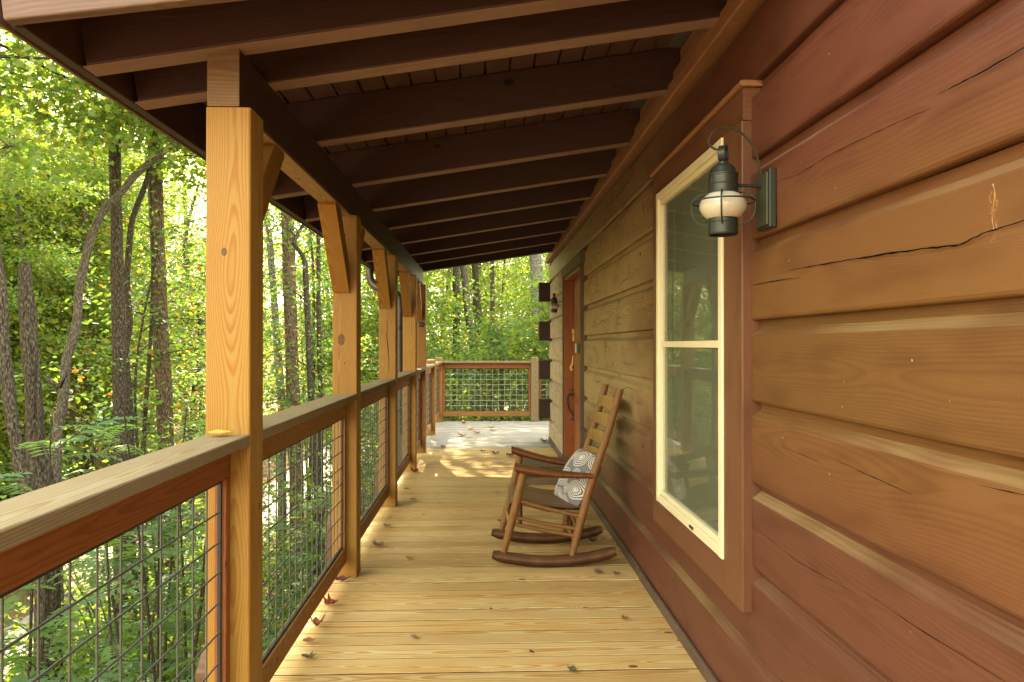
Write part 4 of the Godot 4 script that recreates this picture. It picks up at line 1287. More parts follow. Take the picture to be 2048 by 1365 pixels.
# ------------------------------------------------------------------ downspout, boxes, cable
func make_small_things() -> void:
	var o := thing("downspout", "dark brown ribbed downspout curving from the eave to the fourth post", "downspout", Vector3(-0.935, 0, -7.0))
	var way := curve([Vector3(-0.335, 2.19, -1.20), Vector3(-0.335, 2.09, -1.20), Vector3(-0.31, 2.01, -1.20), Vector3(-0.24, 1.955, -1.18), Vector3(-0.12, 1.925, -1.16), Vector3(-0.03, 1.88, -1.14), Vector3(0.0, 1.80, -1.13), Vector3(0.0, 1.60, -1.13)], 6)
	var rad := []
	for k in way.size(): rad.append(0.040 + (0.004 if k % 2 == 0 else 0.0))
	part(o, "elbow", tube(way, rad, 12), M.spout)
	part(o, "pipe", tube([Vector3(0, 1.602, -1.13), Vector3(0, 0.4, -1.13), Vector3(0, -3.6, -1.13)], [0.039, 0.039, 0.039], 12), M.spout)
	for y in [1.5, 0.6]: part(o, "strap", tube([Vector3(0, y, -1.13), Vector3(0, y + 0.03, -1.13)], [0.044, 0.044], 12), M.channel)
	var tx := road_x(14.6) + 0.25
	var ty := ground_y(road_x(14.6), 14.6) + 0.06
	var tr := thing("covered_trailer", "low trailer under a sloping tan cover on the driveway, glimpsed through leaves", "trailer", Vector3(tx, ty, -14.6))
	part(tr, "body", board(1.5, 2.3, 0.42, 0.02, 0, 0.0), plain_mat(lin(0.05, 0.055, 0.10), 0.5), Transform3D(Basis(), Vector3(-0.75, 0.50, 0)))
	var roofp := PackedVector2Array([Vector2(-1.2, 0.70), Vector2(-1.2, 0.78), Vector2(-0.9, 0.93), Vector2(0.0, 1.02), Vector2(0.9, 0.93), Vector2(1.2, 0.78), Vector2(1.2, 0.70)])
	part(tr, "cover", extrude(roofp, -0.8, 0.8, 0, 0.0), plain_mat(lin(0.45, 0.33, 0.20), 0.85))
	for sx in [-0.72, 0.72]:
		part(tr, "wheel", lathe([Vector2(0.0001, -0.08), Vector2(0.20, -0.08), Vector2(0.28, -0.06), Vector2(0.29, 0.0), Vector2(0.28, 0.06), Vector2(0.20, 0.08), Vector2(0.0001, 0.08)], 20), M.channel, Transform3D(Basis(Vector3.BACK, PI / 2), Vector3(sx * 1.2, 0.29, 0)))
	part(tr, "drawbar", rod(Vector3(0, 0.38, 1.1), Vector3(0, 0.34, 2.0), 0.035, 8), M.nail)
	var b := thing("black_box", "small black square box on the front of the reddish post", "device", Vector3(-0.785, 1.582, -9.128))
	part(b, "body", board(0.052, 0.018, 0.056, 0.008, 0, 0.0), M.black, Transform3D(Basis(), Vector3(-0.026, 0, 0.009)))
	part(b, "lens", lathe([Vector2(0.013, 0.0), Vector2(0.012, 0.004), Vector2(0.0001, 0.005)], 14), M.channel, Transform3D(Basis(Vector3.RIGHT, PI / 2), Vector3(0, 0.004, 0.018)))
	var g := thing("key_box", "small dark green box on the near casing of the cedar door", "box", Vector3(0.845, 1.30, -6.615))
	part(g, "body", board(0.085, 0.062, 0.030, 0.005, 0, 0.0), M.green_box, Transform3D(Basis(Vector3.UP, Vector3.RIGHT, -Vector3.BACK), Vector3(-0.012, -0.043, 0)))
	part(g, "front_cover", board(0.080, 0.048, 0.006, 0.002, 0, 0.0), M.pale, Transform3D(Basis(Vector3.UP, Vector3.RIGHT, -Vector3.BACK), Vector3(-0.031, -0.040, 0)))
	var h := thing("hanging_tag", "small wooden tag hanging on a wire under the distant lantern", "tag", Vector3(0.872, 1.46, -8.24))
	part(h, "wire", tube([Vector3(0, 0.20, 0), Vector3(-0.004, 0.14, 0.008), Vector3(0, 0.05, 0)], [0.005, 0.005, 0.005], 6), M.black)
	part(h, "plate", board(0.13, 0.085, 0.012, 0.002, 2, 0.3), M.plinth, Transform3D(Basis(Vector3.UP, Vector3.RIGHT, -Vector3.BACK), Vector3(-0.002, -0.08, 0)))
	var cb := thing("loose_cable", "thin green cable sagging under the pale gable board of the roof", "cable", Vector3(-1.0, 2.25, -1.955))
	var cp := curve([Vector3(0.10, 0.19, 0.02), Vector3(0.12, 0.09, 0.01), Vector3(0.17, 0.060, 0.0), Vector3(0.26, 0.035, 0.004), Vector3(0.36, 0.012, 0.006), Vector3(0.45, 0.004, 0.0), Vector3(0.52, 0.022, -0.02), Vector3(0.53, 0.05, -0.06)], 5)
	part(cb, "cord", tube(cp, lerps(0.0035, 0.0035, cp.size()), 6), M.cable)

# ------------------------------------------------------------------ leaves lying on the deck
func curled_leaf(seed_: int, size: float, curl: float) -> ArrayMesh:
	var r := RandomNumberGenerator.new()
	r.seed = seed_
	var b := MB.new()
	var out := [Vector2(0, 0.06), Vector2(0.12, 0.30), Vector2(0.02, 0.52), Vector2(0.34, 0.36), Vector2(0.50, 0.60), Vector2(0.60, 0.30), Vector2(0.80, 0.24), Vector2(1.0, 0.0)]
	if seed_ % 3 == 0: out = [Vector2(0, 0.02), Vector2(0.10, 0.17), Vector2(0.24, 0.28), Vector2(0.40, 0.33), Vector2(0.56, 0.30), Vector2(0.72, 0.21), Vector2(0.87, 0.09), Vector2(1.0, 0.0)]
	for s in [1.0, -1.0]:
		var base := b.v.size()
		for k in out.size():
			var p: Vector2 = out[k]
			for q in 3:
				var f := q / 2.0
				var x := lerpf(lerpf(0.0, 1.0, k / 7.0), p.x, f) - 0.45
				var z: float = s * p.y * f
				var y := curl * (z * z * 1.5 + 0.6 * x * x) + 0.05 * curl * sin(k * 2.1 + f * 3.0 + seed_)
				b.vert(Vector3(x, y, z) * size, Vector3(-x * curl, 1, -z * curl * 1.6).normalized(), Vector2(x, z))
		for k in out.size() - 1:
			for q in 2:
				var a := base + k * 3 + q
				b.quad(a, a + 1, a + 4, a + 3, Vector3.UP)
	return b.build()

func make_fallen_leaves() -> void:
	var red := plain_mat(lin(0.22, 0.045, 0.022), 0.7)
	var rust := plain_mat(lin(0.26, 0.10, 0.035), 0.7)
	var tan := plain_mat(lin(0.30, 0.19, 0.09), 0.8)
	var olive := plain_mat(lin(0.13, 0.11, 0.05), 0.8)
	var gold := plain_mat(lin(0.60, 0.30, 0.03), 0.6)
	var maroon := plain_mat(lin(0.11, 0.025, 0.020), 0.7)
	for m in [red, rust, tan, olive, gold, maroon]: m.cull_mode = BaseMaterial3D.CULL_DISABLED
	# x, height, D, size, curl, turn, material, label
	var L := [
		[-0.81, 1.052, 2.285, 0.072, 0.30, 0.1, gold, "golden yellow leaf lying on the near rail cap against the post"],
		[-0.785, 0.0, 3.80, 0.075, 1.5, 0.6, red, "red curled leaf at the rail foot, farthest of the near four"],
		[-0.795, 0.0, 3.52, 0.070, 2.4, 1.9, rust, "upright rust brown leaf at the rail foot below the red one"],
		[-0.785, 0.0, 3.33, 0.058, 1.3, 0.3, rust, "pale brown curled leaf at the rail foot nearest the viewer but one"],
		[-0.75, 0.0, 3.16, 0.060, 0.7, 2.6, olive, "dark olive dry leaf by the rail at the lower left"],
		[-0.73, 0.0, 7.70, 0.090, 1.8, 0.9, red, "red leaf standing by the fourth post"],
		[-0.715, 0.0, 6.80, 0.060, 0.8, 0.2, olive, "dark leaf beside the third railing foot"],
		[-0.62, 0.0, 6.35, 0.065, 0.6, 2.2, olive, "grey olive leaf out on the boards past the third post"],
		[-0.71, 0.0, 5.42, 0.060, 0.7, 1.2, tan, "small tan leaf near the third railing section"],
		[-0.80, 0.0, 4.18, 0.085, 1.6, 0.4, maroon, "clump of brown leaf against the foot of the second post"],
		[-0.70, 0.0, 4.90, 0.080, 1.2, 1.0, tan, "pale curled leaf just past the foot of the second post"],
		[-0.47, 0.0, 4.60, 0.050, 0.8, 2.0, rust, "small rust leaf on the boards past the second post"],
		[0.30, 0.0, 8.80, 0.140, 1.2, 0.7, red, "largest red maple leaf on the deck behind the chair arm"],
		[0.12, 0.0, 8.98, 0.095, 1.0, 2.1, maroon, "dark red leaf left of the large red maple leaf"],
		[-0.03, 0.0, 9.16, 0.085, 0.7, 0.5, olive, "brown olive leaf, leftmost of three before the sunlit deck"],
		[-0.36, 0.0, 12.45, 0.130, 1.9, 1.1, rust, "orange leaf standing under the far railing"],
		[-0.22, 0.0, 11.55, 0.110, 0.9, 0.2, gold, "yellow leaf on the sunlit deck near the far railing"],
		[0.10, 0.0, 11.90, 0.110, 0.8, 1.4, gold, "yellow leaf in the sunlit middle of the far deck"],
		[0.12, 0.0, 11.45, 0.120, 0.9, 2.4, rust, "brown leaf beside the yellow leaf in the far sunlight"],
		[-0.12, 0.0, 11.10, 0.110, 0.7, 0.9, red, "red leaf in the sunlit far deck middle"],
		[-0.34, 0.0, 10.75, 0.130, 1.1, 1.7, rust, "orange brown leaf in the left of the sunlit deck"],
		[-0.22, 0.0, 10.60, 0.100, 0.8, 0.3, gold, "yellow orange leaf next to the orange brown one on the sunlit deck"],
		[-0.55, 0.0, 9.60, 0.100, 0.8, 2.9, gold, "lone yellow leaf near the fifth post foot"],
		[0.80, 0.0, 10.05, 0.110, 1.3, 0.5, tan, "tan leaf caught at the cabin corner"],
		[0.725, 0.0, 4.95, 0.085, 1.7, 0.8, rust, "orange curled leaf under the back of the far rocker"],
		[0.66, 0.0, 4.28, 0.055, 0.5, 0.0, olive, "flat grey green leaf by the back end of the near rocker"],
		[0.76, 0.0, 4.25, 0.045, 0.4, 0.5, olive, "second dark leaf behind the near rocker by the skirting"],
		[0.11, 0.0, 5.55, 0.055, 0.9, 1.0, maroon, "small dark leaf seen under the seat of the chair"],
		[0.675, 0.0, 3.55, 0.040, 0.9, 0.4, rust, "small red brown leaf on the boards near the wall"],
		[0.355, 0.0, 3.00, 0.046, 0.9, 1.2, olive, "dry brown leaf at the bottom of the view on the near boards"],
		[0.20, 0.0, 3.18, 0.032, 0.9, 2.0, maroon, "small dark crumpled leaf on the near boards left of the dry one"],
		[-0.32, 0.0, 3.37, 0.036, 0.3, 1.5, tan, "flat pale tan leaf in the middle of the near boards"],
		[0.03, 0.0, 3.70, 0.020, 0.8, 0.2, maroon, "tiny dark leaf scrap in the middle of the boards"]]
	var k := 0
	for l in L:
		var o := tag(part(self, "fallen_leaf", curled_leaf(k, l[3], l[4] * 0.7), l[6], Transform3D(Basis(Vector3.UP, l[5]) * Basis(Vector3.RIGHT, 0.12), Vector3(l[0], l[1] + 0.010 + 0.02 * l[3], -l[2]))), l[7], "leaf", "dry leaves fallen on the deck")
		k += 1

# ------------------------------------------------------------------ woods
# A spray of leaves on fine twigs, laid in a flat tier. mats: [material, share] pairs, each its own surface.
func spray(seed_: int, count: int, R: float, flat: float, size: float, lobed: bool, mats: Array, tilt := 0.7) -> ArrayMesh:
	var r := RandomNumberGenerator.new()
	r.seed = seed_
	var bs := []
	for m in mats: bs.append(MB.new())
	var out: Array
	if lobed: out = [Vector2(0, 0.05), Vector2(0.10, 0.28), Vector2(0.0, 0.48), Vector2(0.33, 0.33), Vector2(0.48, 0.52), Vector2(0.60, 0.24), Vector2(1.0, 0.0)]
	else: out = [Vector2(0, 0), Vector2(0.30, 0.27), Vector2(0.70, 0.20), Vector2(1.0, 0.0)]
	for k in count:
		var ang := r.randf() * TAU
		var rad := R * sqrt(r.randf())
		var at := Vector3(cos(ang) * rad, r.randfn(0.0, flat * R * 0.5) - 0.25 * rad * rad / R, sin(ang) * rad)
		var B := Basis(Vector3.UP, -ang + r.randfn(0.0, 0.8)) * Basis(Vector3.RIGHT, r.randfn(0.0, tilt)) * Basis(Vector3.BACK, r.randfn(-0.35, 0.45))
		var s := size * r.randf_range(0.65, 1.2)
		var pick := r.randf()
		var which := 0
		for j in mats.size():
			pick -= mats[j][1]
			if pick <= 0.0:
				which = j
				break
		var b: MB = bs[which]
		var fold := r.randf_range(0.05, 0.3)
		for sd in [1.0, -1.0]:
			var nn := (B * Vector3(0, 1, -sd * fold)).normalized()
			var c := b.vert(at + B * Vector3(0.35, 0, 0) * s, nn)
			var prev := -1
			for p in out:
				var q := b.vert(at + B * Vector3(p.x, p.y * fold, p.y * sd) * s, nn)
				if prev >= 0: b.tri(c, prev, q, nn)
				prev = q
	var m := ArrayMesh.new()
	for j in mats.size():
		if bs[j].v.size() == 0: continue
		m.add_surface_from_arrays(Mesh.PRIMITIVE_TRIANGLES, bs[j].arrays())
		m.surface_set_material(m.get_surface_count() - 1, mats[j][0])
	return m

# A pinnate frond: a drooping stalk with paired leaflets.
func frond(seed_: int, L: float, pairs: int, mat: Material) -> ArrayMesh:
	var r := RandomNumberGenerator.new()
	r.seed = seed_
	var b := MB.new()
	var tw := MB.new()
	var pts := []
	for k in 8:
		var t := k / 7.0
		pts.append(Vector3(t * L, 0.18 * L * sin(t * 2.2) - 0.20 * L * t * t, 0.03 * L * sin(t * 4.0 + seed_)))
	tube_into(tw, pts, lerps(0.004, 0.0012, 8), 4, false)
	for k in pairs:
		var t := 0.14 + 0.86 * k / (pairs - 1)
		var f := t * 7.0
		var i := mini(int(f), 6)
		var at: Vector3 = (pts[i] as Vector3).lerp(pts[i + 1], f - i)
		var ll := L * 0.22 * (0.55 + 0.45 * sin(PI * (0.15 + 0.8 * t)))
		for sd in [1.0, -1.0]:
			var dir := Vector3(0.45, -0.18 + r.randfn(0, 0.10), sd).normalized()
			var w := Vector3(1, 0.0, -0.3 * sd).normalized() * ll * 0.17
			var nn := dir.cross(w).normalized()
			if nn.y < 0: nn = -nn
			var mid := at + dir * ll * 0.45 + nn * ll * 0.04
			var a := b.vert(at, nn)
			var c := b.vert(mid + w, nn)
			var d := b.vert(at + dir * ll - nn * ll * 0.08, nn)
			var e := b.vert(mid - w, nn)
			b.quad(a, c, d, e, nn)
	var m := ArrayMesh.new()
	m.add_surface_from_arrays(Mesh.PRIMITIVE_TRIANGLES, b.arrays())
	m.surface_set_material(0, mat)
	m.add_surface_from_arrays(Mesh.PRIMITIVE_TRIANGLES, tw.arrays())
	m.surface_set_material(1, M.twig)
	return m

func scatter(parent: Node, called: String, mesh: Mesh, spots: Array) -> MultiMeshInstance3D:
	var mm := MultiMesh.new()
	mm.transform_format = MultiMesh.TRANSFORM_3D
	mm.mesh = mesh
	mm.instance_count = spots.size()
	for k in spots.size(): mm.set_instance_transform(k, spots[k])
	var o := MultiMeshInstance3D.new()
	o.name = numbered(called, parent)
	o.multimesh = mm
	parent.add_child(o)
	o.set_meta("kind", "stuff")
	return o

# Trunk, limbs and crown. trunk: world points from the ground up. The crown fills heights y0 to the top.
func grow(o: Node3D, trunk: Array, r0: float, r1: float, bark: Material, sprays: Array, opt: Dictionary) -> void:
	var base: Vector3 = trunk[0]
	var local := []
	for p in trunk: local.append(p - base)
	var way := curve(local, 5)
	var n := way.size()
	var rad := []
	for k in n:
		var t := float(k) / (n - 1)
		rad.append(lerpf(r0, r1, t) * (1.0 + 0.45 * exp(-way[k].y * 2.2)))
	part(o, "trunk", tube(way, rad, opt.get("sides", 12), true, 0.8, 0.10), bark)
	var spots := []
	for s in sprays: spots.append([])
	var top: Vector3 = way[n - 1]
	var y0: float = opt.get("y0", 3.0)
	var reach: float = opt.get("reach", 2.5)
	var limbs: int = opt.get("limbs", 9)
	var per: int = opt.get("per", 30)
	var loose: float = opt.get("loose", 0.45)
	var joined := MB.new()
	for k in limbs:
		var t := (k + rng.randf()) / limbs
		var h := lerpf(y0, top.y, t)
		var at: Vector3 = top
		for j in n - 1:
			if way[j].y <= h and way[j + 1].y >= h: at = way[j].lerp(way[j + 1], (h - way[j].y) / maxf(0.01, way[j + 1].y - way[j].y))
		var az := k * 2.4 + rng.randf_range(-0.6, 0.6)
		if opt.has("face") and rng.randf() < 0.6: az = opt.face + rng.randfn(0.0, 0.7)
		var L: float = reach * lerpf(1.0, 0.45, t) * rng.randf_range(0.7, 1.2)
		var rise := lerpf(0.15, 0.7, t) + rng.randf_range(-0.15, 0.2)
		var d := Vector3(cos(az), rise, sin(az)).normalized()
		var bend := Vector3(rng.randfn(0, 0.25), rng.randfn(-0.12, 0.15), rng.randfn(0, 0.25))
		var pts := [at, at + d * L * 0.35, at + d * L * 0.7 + bend * L * 0.35, at + d * L + bend * L]
		pts = curve(pts, 3)
		var rr := clampf(r0 * 0.28 * (1.0 - 0.5 * t), 0.012, 0.07)
		if opt.get("limb_parts", false): part(o, "limb", tube(pts, lerps(rr, rr * 0.25, pts.size()), 6, true, 1.0), bark)
		else: tube_into(joined, pts, lerps(rr, rr * 0.25, pts.size()), 5, false)
		# two side twigs
		for q in 3:
			var i := rng.randi_range(3, pts.size() - 2)
			var e: Vector3 = pts[i] + Vector3(rng.randfn(0, 0.4), rng.randfn(0.1, 0.2), rng.randfn(0, 0.4)) * L * 0.5
			tube_into(joined, [pts[i], (pts[i] as Vector3).lerp(e, 0.5) + Vector3(0, 0.05 * L, 0), e], [rr * 0.35, rr * 0.25, rr * 0.1], 4, false)
		for q in per:
			var f := pow(rng.randf(), 0.7) * 0.85 + 0.2
			var i := mini(int(f * (pts.size() - 1)), pts.size() - 1)
			var p: Vector3 = pts[i]
			p += Vector3(rng.randfn(0, loose), rng.randfn(0.0, loose * 0.5), rng.randfn(0, loose)) * (0.4 + 0.3 * L)
			var s := rng.randf_range(0.75, 1.25)
			var B := Basis(Vector3.UP, rng.randf() * TAU) * Basis(Vector3.RIGHT, rng.randfn(0, 0.22))
			spots[rng.randi_range(0, sprays.size() - 1)].append(Transform3D(B.scaled(Vector3.ONE * s), p))
	if joined.v.size() > 0: part(o, "twigs" if opt.get("limb_parts", false) else "limbs", joined.build(), bark).set_meta("kind", "stuff")
	for j in sprays.size():
		if spots[j].size() > 0: scatter(o, "crown", sprays[j], spots[j])

# points are (x, y) at distance D from top to bottom; the trunk is carried down to the ground and up to its full height
func trunk_line(D: float, pts: Array, top: float) -> Array:
	var out := []
	var p: Array = pts.duplicate()
	p.reverse()
	var low: Vector2 = p[0]
	var gy := ground_y(low.x, D)
	if low.y > gy + 0.2:
		out.append(Vector3(low.x + 0.03, gy - 0.1, -D))
		if low.y - gy > 1.5: out.append(Vector3(low.x + 0.02, (gy + low.y) / 2, -D))
	for q in p: out.append(Vector3(q.x, q.y, -D))
	var hi: Vector2 = p[p.size() - 1]
	var before: Vector2 = p[p.size() - 2]
	var lean := clampf((hi.x - before.x) / maxf(0.3, hi.y - before.y), -0.5, 0.5)
	if top > hi.y + 0.5:
		for k in 3:
			var t := (k + 1) / 3.0
			out.append(Vector3(hi.x + lean * 0.5 * (top - hi.y) * t + rng.randfn(0, 0.08), lerpf(hi.y, top, t), -D + rng.randfn(0, 0.1)))
	return out

func make_woods() -> void:
	# leaf sprays
	var maple := []
	var pale := []
	var mixed := []
	var dark := []
	for k in 3:
		maple.append(spray(100 + k, 34, 0.50, 0.25, 0.088, true, [[M.leaf_a, 0.55], [M.leaf_b, 0.40], [M.leaf_y, 0.05]]))
		mixed.append(spray(120 + k, 36, 0.60, 0.30, 0.085, false, [[M.leaf_a, 0.50], [M.leaf_c, 0.38], [M.leaf_y, 0.11], [M.leaf_o, 0.01]]))
		pale.append(spray(140 + k, 40, 0.85, 0.35, 0.14, false, [[M.leaf_b, 0.58], [M.leaf_y, 0.15], [M.leaf_a, 0.26], [M.leaf_o, 0.01]]))
		dark.append(spray(160 + k, 28, 0.50, 0.30, 0.085, false, [[M.leaf_c, 0.70], [M.leaf_a, 0.26], [M.leaf_o, 0.04]]))
	var V := func(a: Array) -> Array:
		var o := []
		for k in range(0, a.size(), 2): o.append(Vector2(a[k], a[k + 1]))
		return o
	# trees whose trunks can be told apart in the photograph
	var T := [
		["lichen spotted grey trunk rising beside the nearest post, third from the left edge", 10.5, [-5.21, 5.31, -5.19, 4.78, -5.15, 3.42, -5.12, 2.24, -5.08, 0.01], 11.0, 0.10, 0.05, "bark_dark", maple, {"y0": 7.6, "reach": 2.6, "limbs": 11, "per": 34, "limb_parts": true}],
		["thick straight brown trunk with furrowed bark just left of the nearest post", 12.0, [-5.30, 5.64, -5.28, 4.92, -5.25, 3.48, -5.16, 1.25, -5.08, -0.34], 15.0, 0.138, 0.08, "bark_brown", maple, {"y0": 10.0, "reach": 3.2, "limbs": 10, "per": 34, "limb_parts": true}],
		["smooth grey tree that bends right and crosses the lichen spotted trunk", 9.5, [-3.48, 4.15, -3.95, 3.86, -4.39, 3.50, -4.61, 3.23, -4.82, 3.00, -4.98, 2.62, -5.11, 2.02, -5.14, 1.58, -5.26, 1.14, -5.30, 0.64, -5.38, 0.01], 5.2, 0.065, 0.03, "bark_grey", maple, {"y0": 7.6, "reach": 1.9, "limbs": 7, "per": 22, "limb_parts": true}],
		["leaning grey trunk at the left edge of the view", 7.5, [-4.86, 2.37, -4.79, 1.87, -4.76, 1.28, -4.67, 0.54, -4.57, 0.04, -4.40, -0.60], 9.0, 0.068, 0.045, "bark_dark", maple, {"y0": 7.4, "reach": 2.2, "limbs": 8, "per": 30, "limb_parts": true}],
		["thin forked dark tree between the lichen trunk and the thick brown trunk", 11.0, [-4.90, 3.96, -5.08, 3.38, -5.17, 3.08, -5.23, 2.28, -5.19, 1.69, -5.24, 1.26, -5.20, 0.53, -5.16, -0.20], 8.5, 0.055, 0.03, "bark_dark", maple, {"y0": 7.6, "reach": 2.0, "limbs": 9, "per": 26, "limb_parts": true}],
		["tall furrowed trunk seen between the first and second posts", 14.0, [-3.73, 4.70, -3.70, 3.77, -3.65, 1.99, -3.59, 0.30, -3.53, -1.20], 16.0, 0.145, 0.09, "bark_brown", mixed, {"y0": 10.5, "reach": 3.0, "limbs": 9, "per": 34}],
		["slim pale trunk leaning left behind the tall furrowed one", 17.0, [-5.00, 4.63, -4.91, 3.83, -4.83, 2.81, -4.70, 0.99, -4.63, 0.08], 13.0, 0.10, 0.05, "bark_pale", mixed, {"y0": 9.5, "reach": 2.8, "limbs": 9, "per": 34}],
		["straight thin pole tree with bare side twigs left of the second post", 14.0, [-3.15, 4.52, -3.13, 3.49, -3.12, 1.71, -3.09, 0.49], 10.0, 0.05, 0.03, "bark_dark", mixed, {"y0": 3.0, "reach": 1.3, "limbs": 18, "per": 4, "limb_parts": true}],
		["dark mossy sapling trunk low behind the second wire railing", 12.0, [-2.91, 2.70, -2.87, 2.12, -2.79, 0.45, -2.71, -0.76, -2.61, -2.36], 3.4, 0.075, 0.02, "bark_dark", mixed, {"y0": 2.6, "reach": 1.1, "limbs": 10, "per": 3, "limb_parts": true}],
		["pale trunk seen between the second and third posts", 16.0, [-2.23, 4.02, -2.20, 2.94, -2.17, 1.01], 14.0, 0.10, 0.06, "bark_pale", mixed, {"y0": 8.5, "reach": 2.6, "limbs": 10, "per": 34}],
		["crooked trunk in front, left of centre beyond the far railing", 19.0, [-0.62, 4.02, -0.54, 3.19, -0.45, 2.23, -0.33, 1.46, -0.26, 0.56, -0.23, -0.59], 12.0, 0.125, 0.06, "bark_grey", maple, {"y0": 9.0, "reach": 2.8, "limbs": 10, "per": 36}],
		["straighter trunk just right of the crooked one beyond the far railing", 21.0, [-0.34, 4.88, -0.28, 3.46, -0.20, 1.19, -0.14, -0.80], 15.0, 0.11, 0.07, "bark_dark", maple, {"y0": 9.0, "reach": 2.8, "limbs": 10, "per": 36}],
		["dark upright trunk left of the crooked one beyond the far railing", 18.0, [-0.68, 3.64, -0.70, 2.42, -0.70, 1.21, -0.73, -0.49], 12.0, 0.11, 0.06, "bark_dark", maple, {"y0": 8.5, "reach": 2.6, "limbs": 10, "per": 36}],
		["thin distant trunk in the middle of the gap past the roof", 22.0, [0.22, 4.16, 0.22, 2.67, 0.22, -0.90], 13.0, 0.08, 0.05, "bark_grey", mixed, {"y0": 8.0, "reach": 2.5, "limbs": 10, "per": 34}],
		["thick pale grey trunk beside the upper log ends of the cabin corner", 16.0, [1.08, 4.15, 1.10, 3.01, 1.14, 2.09, 1.17, 1.00], 15.0, 0.15, 0.10, "bark_pale", maple, {"y0": 9.0, "reach": 2.8, "limbs": 10, "per": 34}]]
	for t in T:
		var line := trunk_line(t[1], V.call(t[2]), t[3])
		var o := thing("forest_tree", t[0], "tree", line[0], "trees with trunks in view beside the porch")
		grow(o, line, t[4], t[5], M[t[6]], t[7], t[8])
	make_snag()
	var cg := ground_y(1.35, 13.5)
	var cs := thing("corner_sapling", "small bright green sapling showing between the log ends at the cabin corner", "sapling", Vector3(1.35, cg - 0.1, -13.5))
	grow(cs, [Vector3(1.35, cg - 0.1, -13.5), Vector3(1.38, -1.0, -13.5), Vector3(1.32, 1.0, -13.5), Vector3(1.36, 2.5, -13.5)], 0.03, 0.01, M.bark_grey, maple, {"y0": 4.4, "reach": 0.5, "limbs": 8, "per": 4, "loose": 0.22, "sides": 6})
	var og := ground_y(-5.7, 8.4)
	var om := thing("overhanging_maple", "maple whose leafy boughs hang in at the upper left corner of the view", "tree", Vector3(-5.7, og - 0.1, -8.4))
	grow(om, [Vector3(-5.7, og - 0.1, -8.4), Vector3(-5.75, -0.5, -8.3), Vector3(-5.9, 3.0, -8.4), Vector3(-5.8, 7.5, -8.5)], 0.07, 0.03, M.bark_grey, maple, {"y0": 6.6, "reach": 2.6, "limbs": 11, "per": 26, "limb_parts": true})
	# leafy young maples that stand in the near woods and fill the view between the trunks
	var near_spots := [[-11.6, 10.0, 6.5], [-12.5, 14.5, 8.0], [-11.2, 18.0, 8.0], [-11.8, 22.5, 8.5], [-4.2, 17.5, 6.0], [-2.6, 20.0, 7.0], [-1.4, 25.5, 8.0], [0.7, 26.5, 8.5], [2.6, 21.0, 7.5], [-4.6, 23.0, 8.5], [-3.0, 26.0, 8.5], [1.6, 30.0, 9.0], [3.6, 25.0, 9.0], [-0.6, 30.0, 9.0], [2.2, 16.5, 3.0], [-1.7, 17.5, 3.2], [0.4, 16.0, 1.6], [2.7, 14.8, 2.3]]
	var k := 0
	for s in near_spots:
		var gy := ground_y(s[0], s[1])
		var line := [Vector3(s[0], gy - 0.1, -s[1])]
		for q in 4: line.append(Vector3(s[0] + rng.randfn(0, 0.15), lerpf(gy, s[2], (q + 1) / 4.0), -s[1] + rng.randfn(0, 0.15)))
		var o := thing("young_maple", "young leafy maple, " + where_seen(s[0], s[1]), "tree", line[0], "young maples in the near woods")
		grow(o, line, 0.055, 0.02, M.bark_grey, maple if k % 3 != 1 else mixed, {"y0": 1.8, "reach": 2.3, "limbs": 16, "per": 24, "sides": 8})
		k += 1
	# distant trees, sunlit, standing one behind another up the slope: six built, the rest copies
	var protos := []
	for p in 6:
		var h := 9.0 + p * 1.0
		var line := [Vector3(0, -0.3, 0)]
		for q in 4: line.append(Vector3(rng.randfn(0, 0.25), h * (q + 1) / 4.0, rng.randfn(0, 0.25)))
		var o := Node3D.new()
		o.name = "distant_tree"
		grow(o, line, 0.17, 0.05, M[["bark_grey", "bark_brown", "bark_dark"][p % 3]], pale if p % 2 == 0 else [pale[0], mixed[0], mixed[1]], {"y0": 1.6, "reach": 3.6, "limbs": 20, "per": 17, "loose": 0.5, "sides": 8})
		protos.append(o)
	var spots := []
	for ring in [[22.0, 8, -0.64, -0.16], [29.0, 11, -0.68, 0.12], [38.0, 14, -0.70, 0.14]]:
		for j in ring[1]:
			var az := lerpf(ring[2], ring[3], (j + rng.randf_range(0.2, 0.8)) / ring[1])
			var R: float = ring[0] + rng.randf_range(-3.0, 3.0)
			var x := sin(az) * R
			var D := cos(az) * R
			if absf(x - road_x(D)) < 4.5: x -= 7.0
			spots.append(Vector2(x, D))
	for q in [[-9.0, 43.0], [-11.0, 47.0], [-7.0, 44.0], [-13.0, 42.0], [-9.5, 50.0], [-6.0, 49.0]]: spots.append(Vector2(q[0], q[1]))
	# the woods go on, unseen, to the left; trees behind added to block sky light
	for az in [-0.86, -1.05, -1.3, -1.55, -1.85, -2.3, -2.75, 3.1, 2.7, 2.3]:
		var R := 15.0 + 5.0 * sin(az * 7.0)
		var sx := sin(az) * R
		if absf(sx - road_x(cos(az) * R)) < 4.5: sx -= 6.0
		spots.append(Vector2(sx, cos(az) * R))
	k = 0
	for s in spots:
		var o: Node3D = protos[k % 6] if k < 6 else protos[k % 6].duplicate()
		o.name = "distant_tree" if k == 0 else "distant_tree_%03d" % k
		o.position = Vector3(s.x, ground_y(s.x, s.y), -s.y)
		o.rotation.y = rng.randf() * TAU
		o.scale = Vector3.ONE * rng.randf_range(0.85, 1.15)
		add_child(o)
		tag(o, "tall yellow green tree deep in the woods, " + where_seen(s.x, s.y), "tree", "distant trees deep in the woods")
		k += 1
	make_understory(dark, maple)

